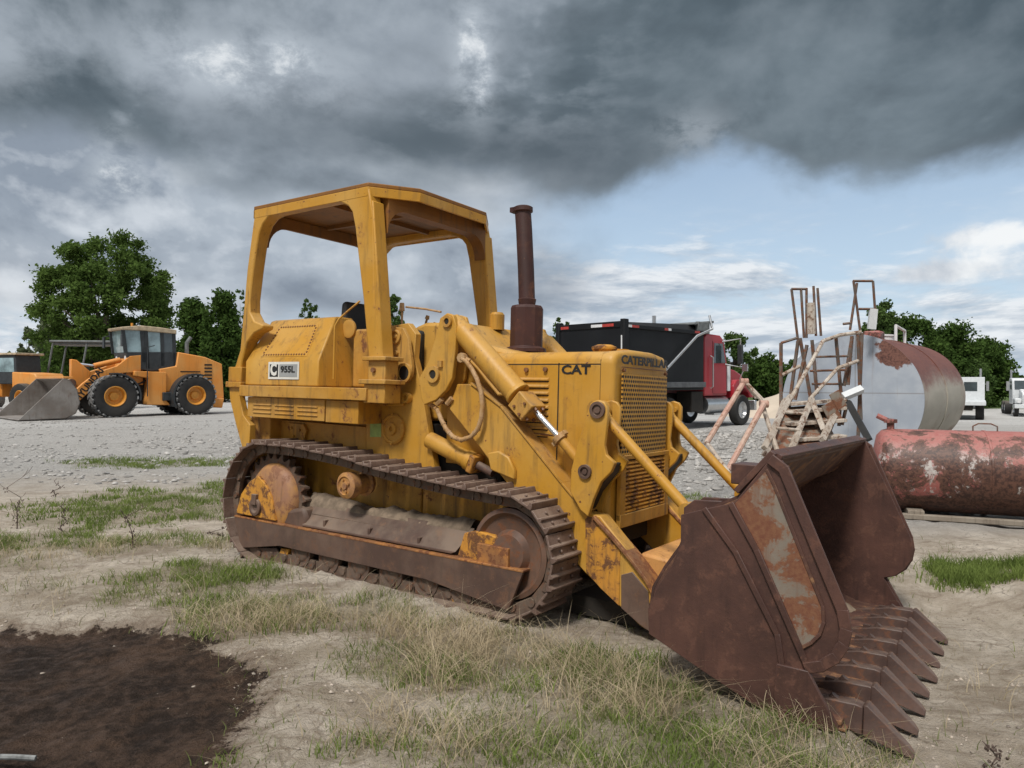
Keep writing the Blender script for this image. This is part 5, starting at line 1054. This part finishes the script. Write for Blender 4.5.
# ---- white trucks far right ---------------------------------------------
def semi(px,D,rz,label,front=True,paint='truckwhite'):
    p=P(px,382,D); MM=Matrix.Translation((p[0],p[1],float(H(p[0],p[1]))))@Matrix.Rotation(rad(rz),4,'Z'); K=thing('parked_truck',label,'truck',MM)
    b=MB(); b.box(-6.0,1.6,-.45,.45,.65,.95); b.build('chassis',M['dark'],K)
    b=MB(); b.prism([(-1.1,.9),(-1.1,2.7),(-.95,2.85),(.2,2.85),(.45,2.7),(.6,2.0),(.6,.9)],-1.05,1.05); cc=b.build('cab',M[paint],K,.06)
    b=MB(); b.hull([(.49,-.9,2.66),(.49,.9,2.66),(.62,.9,2.02),(.62,-.9,2.02)],[(.51,-.9,2.66),(.51,.9,2.66),(.64,.9,2.02),(.64,-.9,2.02)]); b.build('windscreen',M['glass'],cc)
    for s in(1,-1): b=MB(); b.box(-.4,.4,s*1.05,s*1.06,2.0,2.6); b.build('side_window',M['glass'],cc)
    b=MB(); b.prism([(.6,.8),(.6,2.02),(1.9,1.8),(2.05,1.6),(2.05,.8)],-.62,.62); b.build('hood',M[paint],K,.06)
    b=MB(); b.box(2.05,2.09,-.5,.5,.9,1.65); b.build('radiator_grille',M['aluminium'],K)
    b=MB(); b.box(1.0,2.1,-1.08,1.08,.62,.92) ; b.build('bumper',M['truckwhite'],K,.03)
    for s in(1,-1):
        b=MB(); b.box(.85,1.95,s*.62,s*1.05,.95,1.35); b.build('mudguard',M[paint],K,.08)
        b=MB(); b.cyl((2.0,s*.82,1.12),(2.06,s*.82,1.12),.11,seg=12); b.build('headlight',M['tape_white'],K)
        b=MB(); b.box(.55,.65,s*1.25,s*1.42,1.9,2.6); b.tube([(.5,s*1.05,2.4),(.6,s*1.3,2.4)],.02,5); b.build('mirror',M['aluminium'],K)
        b=MB(); b.tube([(-1.25,s*.9,1.0),(-1.25,s*.9,3.5)],.07,8); b.build('exhaust_stack',M['aluminium'],K)
        wheel(K,1.35,s*.92,.52,.52,.3,s,lug=False,rimmat=M['aluminium']); wheel(K,-3.6,s*.85,.52,.52,.5,s,lug=False,rimmat=M['aluminium']); wheel(K,-4.9,s*.85,.52,.52,.5,s,lug=False,rimmat=M['aluminium'])
    return K
semi(1028,54,-118,'white truck with a chrome grille parked facing the camera at the right edge')
K=semi(966,53,57,'pale grey truck seen from behind with a dark rear window, just past the rusty tank',paint='truckblue'); 
b=MB(); b.box(-6.2,-1.3,-1.2,1.2,1.0,1.25); b.box(-1.35,-1.2,-1.15,1.15,1.0,2.9); b.build('flat_bed',M['truckwhite'],K,.02)
b=MB(); b.box(-1.37,-1.35,-.7,.1,1.9,2.55); b.build('rear_window',M['glass'],K)
# ================================================================== tanks and scrap
A1=np.array([5.86,12.5,1.19]); A2=np.array([8.72,15.95,1.19]); d_=(A2-A1); LT=np.linalg.norm(d_); d_/=LT; yv=np.array([-d_[1],d_[0],0])
MT=Matrix([[d_[0],yv[0],0,A1[0]],[d_[1],yv[1],0,A1[1]],[0,0,1,A1[2]],[0,0,0,1]]); RT=1.135
TK=thing('storage_tank','large white steel tank lying on its side with a rusted brown top','tank',MT)
b=MB(); b.lathe([(RT,0),(RT,LT*.5-.01),(RT+.012,LT*.5-.01),(RT+.012,LT*.5+.01),(RT,LT*.5+.01),(RT,LT)],(0,0,0),(1,0,0),72); b.build('shell',M['tank_side'],TK)
b=MB(); b.lathe([(.001,-.03),(RT*.6,-.025),(RT*.97,0),(RT+.012,.0),(RT+.012,.03),(RT,.03)],(0,0,0),(1,0,0),72); b.build('end_plate',M['tank_white'],TK)
b=MB(); b.lathe([(.001,LT+.03),(RT*.97,LT),(RT,LT)],(0,0,0),(1,0,0),48); b.build('end_plate',M['tank_side'],TK)
b=MB(); b.lathe([(.2,0),(.2,.10),(.22,.10),(.22,.13),(.001,.15)],(2.4,.0,RT-.02),(0,0,1),22); b.tube([(2.3,-.25,RT-.1),(2.3,-.25,RT+.28),(3.1,-.25,RT+.22),(3.1,-.25,RT-.1)],.03,8); b.build('manhole',M['tape_white'],TK)
b=MB(); b.box(1.7,2.1,-.1,.2,RT-.02,RT+.16); b.build('top_box',M['tank_red'],TK,.03)
b=MB(); b.box(.5,.75,-1.0,1.0,-1.25,-.75); b.box(3.5,3.75,-1.0,1.0,-1.25,-.75); b.build('cradle',M['wood'],TK,.02)
r1_=P(879,382,8.35); r2_=P(1090,382,7.6); r1_[2]=r2_[2]=.50; d_=r2_-r1_; LT2=np.linalg.norm(d_); d_/=LT2; yv=np.array([-d_[1],d_[0],0])
MT=Matrix([[d_[0],yv[0],0,r1_[0]],[d_[1],yv[1],0,r1_[1]],[0,0,1,.50],[0,0,0,1]]); R2=.46
RTK=thing('fuel_tank','flaking red cylindrical fuel tank lying on timber skids beside the bucket','tank',MT)
b=MB(); b.lathe([(.001,-.07),(R2*.5,-.055),(R2*.85,-.02),(R2*.97,.03),(R2,.08),(R2,1.02),(R2+.006,1.025),(R2+.006,1.045),(R2,1.05),(R2,LT2-.05),(R2*.9,LT2+.0),(.001,LT2+.05)],(0,0,0),(1,0,0),64); b.build('shell',M['tank_red'],RTK)
b=MB(); b.tube([(.93,-.02,R2-.02),(.93,-.02,R2+.05),(.98,-.02,R2+.08),(1.1,-.02,R2+.08),(1.16,-.02,R2+.05),(1.16,-.02,R2-.02)],.008,6); b.build('lifting_loop',M['pipe_dark'],RTK)
b=MB(); b.lathe([(.04,0),(.04,.1),(.07,.1),(.07,.14),(.001,.15)],(.12,0,R2-.03),(0,0,1),14); b.tube([(.12,0,R2+.08),(-.02,-.0,R2+.15)],.03,8); b.build('filler_valve',M['tank_red'],RTK)
for xx in(.25,1.75): b=MB(); b.box(xx,xx+.16,-.42,.42,-.49,-.40); b.build('skid_block',M['wood'],RTK,.01)
b=MB(); b.box(.1,LT2,-.44,-.36,-.50,-.44); b.build('skid_beam',M['wood'],RTK,.01)
# ---- ladders and gantry scrap leaning against the white tank ---------------
GT=thing('loading_gantry','rusty steel gantry of ladders and handrails standing before the white tank end','gantry',Matrix.Identity(4))
def pp(px,py,D): return tuple(P(px,py,D))
def bars(nm,lst,mat,r=.022,par=GT,sq=False):
    o=None
    for i,(a,b_) in enumerate(lst):
        mb=MB(); 
        if sq:
            A_=Vector(a); B_=Vector(b_); d=(B_-A_).normalized(); u=d.orthogonal().normalized(); v=d.cross(u); mb.obox((A_+B_)/2,(B_-A_).length,r*2,r*2,Matrix((d,u,v)).transposed())
        else: mb.tube([a,b_],r,8)
        o=mb.build(nm,mat,par)
    return o
D0,D1=11.4,12.0
bars('upright_post',[(pp(791.5,289,D1),pp(798,341,D1)),(pp(801,289,D1),pp(804,338,D1)),(pp(806.5,288,D1),pp(806.5,338,D1)),(pp(813.5,286,D1),pp(816,336,D1)),(pp(817.5,288,D1),pp(821,336,D1)),
  (pp(853.5,281,D1),pp(860,330,D1)),(pp(873,281,D1),pp(875,310,D1)),(pp(857,283,D1),pp(850,330,D1))],M['pipe_dark'],.016,sq=True)
bars('top_rail',[(pp(791.5,289,D1),pp(807,289,D1)),(pp(853,281,D1),pp(873,281,D1)),(pp(859,309,D1),pp(876,309,D1)),(pp(781,343,D0),pp(797,338,D0)),(pp(843,324,D1),pp(852,323,D1))],M['pipe_dark'],.015,sq=True)
b=MB(); q0=Vector(pp(810.5,303,D1)); b.cyl(q0,Vector(pp(811,334,D1)),.075,seg=12); b.build('float_gauge',M['pipe_rust'],GT)
b=MB(); q0=Vector(pp(872.5,319,D1)); b.obox(q0,.13,.05,.34,Matrix.Rotation(.1,3,'Y')); b.build('white_sign_plate',M['truckwhite'],GT)
bars('leg_post',[(pp(781,343,D0),pp(781,408,D0)),(pp(798,341,D0),pp(789,408,D0)),(pp(800,338,D0),pp(811,400,D0)),(pp(812,340,D0),pp(817,394,D0)),(pp(836,338,D0),pp(842,404,D0)),(pp(852,336,D0),pp(848,385,D0)),(pp(858,334,D0),pp(861,420,D0)),(pp(862,333,D0),pp(858,440,D0)),(pp(848,400,D0),pp(842,425,D0)),(pp(840,405,D0),pp(839,426,D0)),(pp(807,345,D0),pp(795,400,D0)),(pp(852,338,D0),pp(844,386,D0))],M['pipe_dark'],.021,sq=True)
bars('hand_rail',[(pp(823,341,D0-.3),pp(765,445,D0-1.5)),(pp(840,335,D0),pp(823,341,D0-.3)),(pp(861,332,D0),pp(840,335,D0)),(pp(858,361,D0),pp(838,368,D0-.2)),(pp(838,368,D0-.2),pp(811,398,D0-.6)),(pp(811,398,D0-.6),pp(795,445,D0-1.5)),(pp(782,375,D0),pp(800,366,D0))],M['pipe_rust'],.029)
bars('ladder_rung',[(pp(812,357,D0),pp(852,356,D0)),(pp(810,371,D0),pp(845,370,D0)),(pp(812,384,D0),pp(846,384,D0))],M['pipe_dark'],.018)
bars('toe_board',[(pp(843,397,D0-.1),pp(862,389,D0-.1))],M['truckwhite'],.05,sq=True)
bars('black_brace',[(pp(848,402,D0-.2),pp(869,440,D0-.6))],M['black'],.045,sq=True)
# platform and steps
b=MB(); qa=[Vector(pp(*t)) for t in((786,404,D0-.05),(843,400,D0-.05),(826,441,D0-1.2),(769,446,D0-1.2))]; up_=Vector((0,-.02,.03)); b.hull([t-up_*1.0-Vector((0,0,.05)) for t in qa],[t-Vector((0,0,.05)) for t in qa]); b.build('stair_plate',M['bucket_panel'],GT)
b=MB(); 
for k,(y0,dz) in enumerate(((404,0),(412,0),(424,0),(440,0))):
    a=Vector(pp(788,y0,D0-.1-k*.3)); c=Vector(pp(843,y0-4,D0-.1-k*.3)); d=(c-a).normalized(); b.obox((a+c)/2,(c-a).length,.28,.05,Matrix((d,Vector((0,0,1)).cross(d).normalized(),Vector((0,0,1)))).transposed())
b.build('step_treads',M['pipe_rust'],GT,.006)
bars('stringer',[(pp(785,400,D0),pp(765,455,D0-1.6)),(pp(843,398,D0),pp(822,440,D0-1.5)),(pp(811,398,D0-.6),pp(824,430,D0-1))],M['pipe_rust'],.035,sq=True)
b=MB()
for q,s_ in(((838,400),.1),((832,413),.12),((824,430),.12)): c=Vector(pp(*q,D0-.7)); b.obox(c,s_*1.6,.02,s_*2.6,Matrix.Rotation(-.5,3,'Y'))
b.build('torn_sheet',M['bucket_panel'],GT)
# pink primer A-frame lying against the gravel
AF=thing('fallen_pipe_frame','pale pink rusty pipe frame leaning over the gravel behind the bucket','pipe frame',Matrix.Identity(4))
bars('pink_pipe',[(pp(744,382,9.6),pp(706,444,9.0)),(pp(764,404,9.2),pp(728,470,8.6))],M['pipe_pink'],.035,par=AF)
bars('rusty_pipe',[(pp(745,382,9.6),pp(766,404,9.4)),(pp(762,404,9.4),pp(777,450,9.0)),(pp(748,386,9.6),pp(757,398,9.5)),(pp(706,442,9.0),pp(735,482,8.4))],M['pipe_rust'],.03,par=AF)
b=MB()
for q,D in(((744,382),9.6),((764,404),9.3)): c=Vector(pp(*q,D)); b.cyl(c+Vector((-.05,0,0)),c+Vector((.05,0,0)),.05,seg=12)
b.build('pipe_joint',M['pipe_pink'],AF)
# two rusty ladder like pipes in front of the gantry
LD=thing('leaning_ladder','flaking rusty pipe ladder leaning between the gantry and the bucket','ladder',Matrix.Identity(4))
bars('ladder_rail',[(pp(790,396,9.8),pp(764,448,8.9)),(pp(812,398,9.8),pp(790,452,8.9))],M['pipe_rust'],.028,par=LD,sq=True)
bars('rung',[(pp(783,412,9.5),pp(806,414,9.5)),(pp(776,428,9.2),pp(799,430,9.2))],M['pipe_rust'],.02,par=LD)
# ---- sand pile, stick, weeds -----------------------------------------------
def pile(name,cx,cy,rx,ry,h,mat,z0):
    vs=[];fs=[];n=40
    for i in range(n+1):
        for j in range(n+1):
            u=-1+2*i/n; v=-1+2*j/n; x=cx+u*rx; y=cy+v*ry; r=math.hypot(u,v); hh=h*max(0,1-r)**.9*(.8+.4*float(fbm(np.array(x*.8),np.array(y*.8),3))); vs.append((x,y,float(H(x,y))+hh-.05+z0))
    for i in range(n):
        for j in range(n): a=i*(n+1)+j; fs.append((a,a+n+1,a+n+2,a+1))
    b=MB(); b.add(vs,fs); return b.build(name,mat)
p=P(806,382,33); o=pile('sand_pile',p[0]+.5,p[1],4.2,3.5,1.75,M['sand'],0); tag(o,'pale sand pile beyond the dump truck and the gantry','sand pile')
g=G(14,757); b=MB(); b.tube([(g[0]-.25,g[1]-.03,.02),(g[0],g[1],.0),(g[0]+.08,g[1]+.01,-.01)],.011,8); o=b.build('stick',plain('grey_stick',(.17,.175,.17),.85,var=.5,scale=20)); tag(o,'short grey stick lying on the dark mud in the corner','stick')
def weed(px,py,h,label,seed):
    g=G(px,py); x,y=g[0],g[1]; z=float(H(x,y)); rr=random.Random(seed); t=thing('dead_weed',label,'weed',Matrix.Translation((x,y,z-.01)),'dead weed stalks on the bare soil')
    b=MB(); pts=[(rr.uniform(-.02,.02)*k,rr.uniform(-.02,.02)*k,h*k/5) for k in range(6)]; b.tube(pts,[.006-.0008*k for k in range(6)],6)
    for k in range(9): q=pts[rr.randint(1,5)]; a=rr.uniform(0,6.28); l=rr.uniform(.08,.2)*h; b.tube([q,(q[0]+l*.6*math.cos(a),q[1]+l*.6*math.sin(a),q[2]+l*.5),(q[0]+l*math.cos(a),q[1]+l*math.sin(a),q[2]+l*1.1)],.002,4)
    b.build('stem',M['weed'],t)
    b=MB()
    for k in range(26): q=pts[rr.randint(1,4)]; b.obox((q[0]+rr.uniform(-.03,.03),q[1]+rr.uniform(-.03,.03),q[2]+rr.uniform(-.1,.08)*h),.009,.006,.014,Matrix.Rotation(rr.uniform(0,3),3,'X')@Matrix.Rotation(rr.uniform(0,3),3,'Z'))
    b.build('seed_head',M['weed'],t)
weed(17,526,.55,'tall dead brown weed with seed heads at the left edge of the photo',1)
weed(63,530,.27,'short bare dead weed just right of the tall one at the left',2)
weed(133,547,.38,'thin dead weed standing at the corner of the green patch',3)
weed(56,497,.22,'small dead twig on the pale soil behind the tall weed',4)
weed(216,542,.16,'tiny dead twig beside the rear of the left track',5)
weed(1003,748,.13,'small dead sprig near the bottom right corner',6)
vs=[];fs=[]
for i in range(36):
    for j in range(60):
        x=1.10+i*(.62/35); y=-1.0+j*(2.0/59); e=min(i,35-i,j,59-j)/6; n_=float(fbm(np.array(x*6.),np.array(y*3.),4))
        vs.append((x,y,max(.022,.19-.42*(x-1.10)) -.02+ .13*min(1,max(0,e))*max(0,n_-.34)*1.6))
for i in range(35):
    for j in range(59): a=i*60+j; fs.append((a,a+60,a+61,a+1))
b=MB(); b.add(vs,fs); b.build('packed_dirt',M['mud'],bucket)
# ================================================================== trees
def tree(name,label,x,y,h,cr,trunk_h,leafmat_,n=9000,leaf=.22,seed=0,squash=.8,gap=.55,blobs=26,trunk_r=.3,cat='tree',group='trees at the edge of the yard',z=None,low=False):
    rs=np.random.RandomState(seed); zz=float(H(x,y)) if z is None else z; t=thing(name,label,cat,Matrix.Translation((x,y,zz)),group)
    cz=(h+trunk_h)/2 if not low else h*.48; rz=(h-trunk_h)/2*1.0 if not low else h*.5
    blobs=int(blobs*(1.6+(max(0,rz/cr-1)*1.2))); C_=[]
    while len(C_)<blobs:
        v=rs.uniform(-1,1,3); q=np.linalg.norm(v)
        if q>1 or q<.25: continue
        if low: v[2]*=1.0
        v=v/q*(q**.6)*(1-.13*rs.rand())
        C_.append(v*np.array([cr*.86,cr*.86,rz*.86])+np.array([0,0,cz]))
    C_=np.array(C_); rad_=rs.uniform(.16,.27,blobs)*cr*(1.25-gap*.45)*(1.45 if low else 1)
    b=MB(); b.tube([(0,0,-.2),(rs.uniform(-.1,.1),0,trunk_h*.6),(rs.uniform(-.2,.2),rs.uniform(-.2,.2),cz)],[trunk_r,trunk_r*.75,trunk_r*.4],8)
    for c in C_[:14]:
        s=np.array([0,0,rs.uniform(trunk_h*.6,cz)]); m=(s+c)/2+rs.normal(size=3)*cr*.06; b.tube([s,m,c],[trunk_r*.32,trunk_r*.2,trunk_r*.07],5)
    b.build('trunk',M['bark'],t)
    k=rs.randint(0,blobs,n); d=rs.normal(size=(n,3)); d/=np.linalg.norm(d,axis=1)[:,None]; r=rs.rand(n)**.5*(1+.22*rs.normal(size=n)); pos=C_[k]+d*r[:,None]*rad_[k][:,None]*np.array([1,1,squash])
    top=np.percentile(pos[:,2],99.7); pos[:,2]=cz+(pos[:,2]-cz)*(h-cz)/max(.1,top-cz)
    u=rs.normal(size=(n,3)); u/=np.linalg.norm(u,axis=1)[:,None]; w=rs.normal(size=(n,3)); w=np.cross(u,w); w/=np.linalg.norm(w,axis=1)[:,None]
    s=leaf*rs.uniform(.5,1.3,n)[:,None]; V=np.stack([pos-u*s,pos+w*s*.55,pos+u*s,pos-w*s*.55],1).reshape(-1,3); V[:,2]=np.maximum(V[:,2],.05)
    me=bpy.data.meshes.new('crown'); me.vertices.add(len(V)); me.vertices.foreach_set('co',V.astype(np.float32).ravel()); me.loops.add(n*4); me.loops.foreach_set('vertex_index',np.arange(n*4)); me.polygons.add(n); me.polygons.foreach_set('loop_start',np.arange(n)*4); me.update(); me.materials.append(leafmat_)
    o=bpy.data.objects.new('crown',me); COL.objects.link(o); o.parent=t; return t
def tpx(px,ytop,D,wpx,*a,**k):
    p=P(px,382,D); zg=float(H(p[0],p[1])); top=EYE+(HZ-ytop)/F*D-zg; return (p[0],p[1],top,wpx/F*D/2)
def T_(name,label,px,ytop,D,wpx,mat,**k):
    x,y,h,cr=tpx(px,ytop,D,wpx); th_=k.pop('th',.25)
    if px!=106: k['n']=int(k.get('n',9000)*1.6); k['leaf']=k.get('leaf',.22)*.76
    return tree(name,label,x,y,h,cr,h*th_,M[mat],**k)
T_('oak_tree','big open crowned oak standing behind the orange wheel loader',106,238,58,152,'leaf_oak',n=70000,leaf=.15,seed=3,blobs=125,trunk_r=.45,gap=1.45,th=.08,squash=.6)
T_('vine_covered_tree','dark vine covered tree just left of the roof frame, the right one of the pair',222,293,50,42,'leaf_dark',n=11000,leaf=.2,seed=5,blobs=26,low=True,gap=.1)
T_('vine_covered_tree','dark rounded vine covered tree, the shorter left one of the pair',193,300,51,34,'leaf_dark',n=8000,leaf=.2,seed=6,blobs=22,low=True,gap=.1)
T_('young_tree','pale small tree far off at the left edge of the photo',29,328,90,22,'leaf_pale',n=2200,leaf=.25,seed=7,blobs=16,trunk_r=.12,group=None,gap=.9)
T_('broadleaf_tree','bushy pale green tree between the small tree and the big oak',55,318,75,36,'leaf_pale',n=5000,leaf=.3,seed=8,blobs=22,low=True)
T_('broadleaf_tree','low dark tree filling the gap under the big oak behind the cab',98,335,66,96,'leaf_dark',n=10000,leaf=.3,seed=9,blobs=30,low=True)
T_('broadleaf_tree','low green tree between the cab and the vine covered pair',160,345,66,60,'leaf_mid',n=6000,leaf=.3,seed=19,blobs=20,low=True)
T_('young_tree','sparse tree top seen through the roof frame beside the seat',310,300,60,28,'leaf_mid',n=1800,leaf=.16,seed=10,blobs=16,trunk_r=.1,gap=.95)
T_('young_tree','narrow tree seen between the two front roof posts',395,296,60,24,'leaf_mid',n=3200,leaf=.2,seed=11,blobs=14,trunk_r=.14)
T_('young_tree','thin bare topped tree behind the vine covered pair',240,290,62,18,'leaf_mid',n=700,leaf=.16,seed=12,blobs=10,trunk_r=.1,gap=.95)
T_('broadleaf_tree','small tree top showing above the black dump body',562,319,95,22,'leaf_mid',n=1800,leaf=.25,seed=13,blobs=10)
T_('broadleaf_tree','open tree right behind the red truck cab',736,334,70,46,'leaf_mid',n=5200,leaf=.22,seed=14,blobs=22,gap=.9)
T_('broadleaf_tree','dark bushy tree between the red cab and the gantry',764,356,72,44,'leaf_dark',n=7000,leaf=.26,seed=15,blobs=22,low=True)
T_('broadleaf_tree','dark tree glimpsed behind the left posts of the gantry',792,362,76,30,'leaf_dark',n=3500,leaf=.26,seed=16,blobs=14,low=True)
T_('broadleaf_tree','tree with an open top rising above the white tank',884,303,66,50,'leaf_mid',n=8500,leaf=.24,seed=17,blobs=26,gap=.8)
T_('broadleaf_tree','rounded dark tree left of the grove behind the tank',915,318,70,62,'leaf_dark',n=13000,leaf=.26,seed=18,blobs=26,low=True)
T_('broadleaf_tree','tallest dark tree in the middle of the right hand grove',950,326,72,66,'leaf_dark',n=16000,leaf=.26,seed=20,blobs=30,low=True)
T_('broadleaf_tree','dark tree at the right end of the grove above the white truck',984,340,74,54,'leaf_dark',n=15000,leaf=.26,seed=21,blobs=30,low=True)
T_('broadleaf_tree','low tree in front of the grove beside the far road',965,362,70,50,'leaf_mid',n=7000,leaf=.24,seed=22,blobs=22,low=True)
# far wood closing the horizon
rs=np.random.RandomState(5); n=60000; a=rs.uniform(-math.pi,math.pi,n); Rr=rs.uniform(150,175,n); hh=4.2+3.2*vnoise(a*9+20,a*0+3)+1.2*vnoise(a*60,a*0+9); hh=np.where((a>rad(31))&(a<rad(50)),hh*.55,hh)
pos=np.stack([np.sin(a)*Rr,np.cos(a)*Rr,rs.rand(n)**.7*hh-1.1],1); u=rs.normal(size=(n,3)); u/=np.linalg.norm(u,axis=1)[:,None]; w=np.cross(u,rs.normal(size=(n,3))); w/=np.linalg.norm(w,axis=1)[:,None]; s=.8*rs.uniform(.5,1.3,n)[:,None]
V=np.stack([pos-u*s,pos+w*s*.7,pos+u*s,pos-w*s*.7],1).reshape(-1,3); me=bpy.data.meshes.new('far_wood'); me.vertices.add(len(V)); me.vertices.foreach_set('co',V.astype(np.float32).ravel()); me.loops.add(n*4); me.loops.foreach_set('vertex_index',np.arange(n*4)); me.polygons.add(n); me.polygons.foreach_set('loop_start',np.arange(n)*4); me.update(); me.materials.append(M['leaf_dark'])
o=bpy.data.objects.new('far_wood',me); COL.objects.link(o); tag(o,'low far wood closing the horizon behind the yard','wood',None,'stuff')
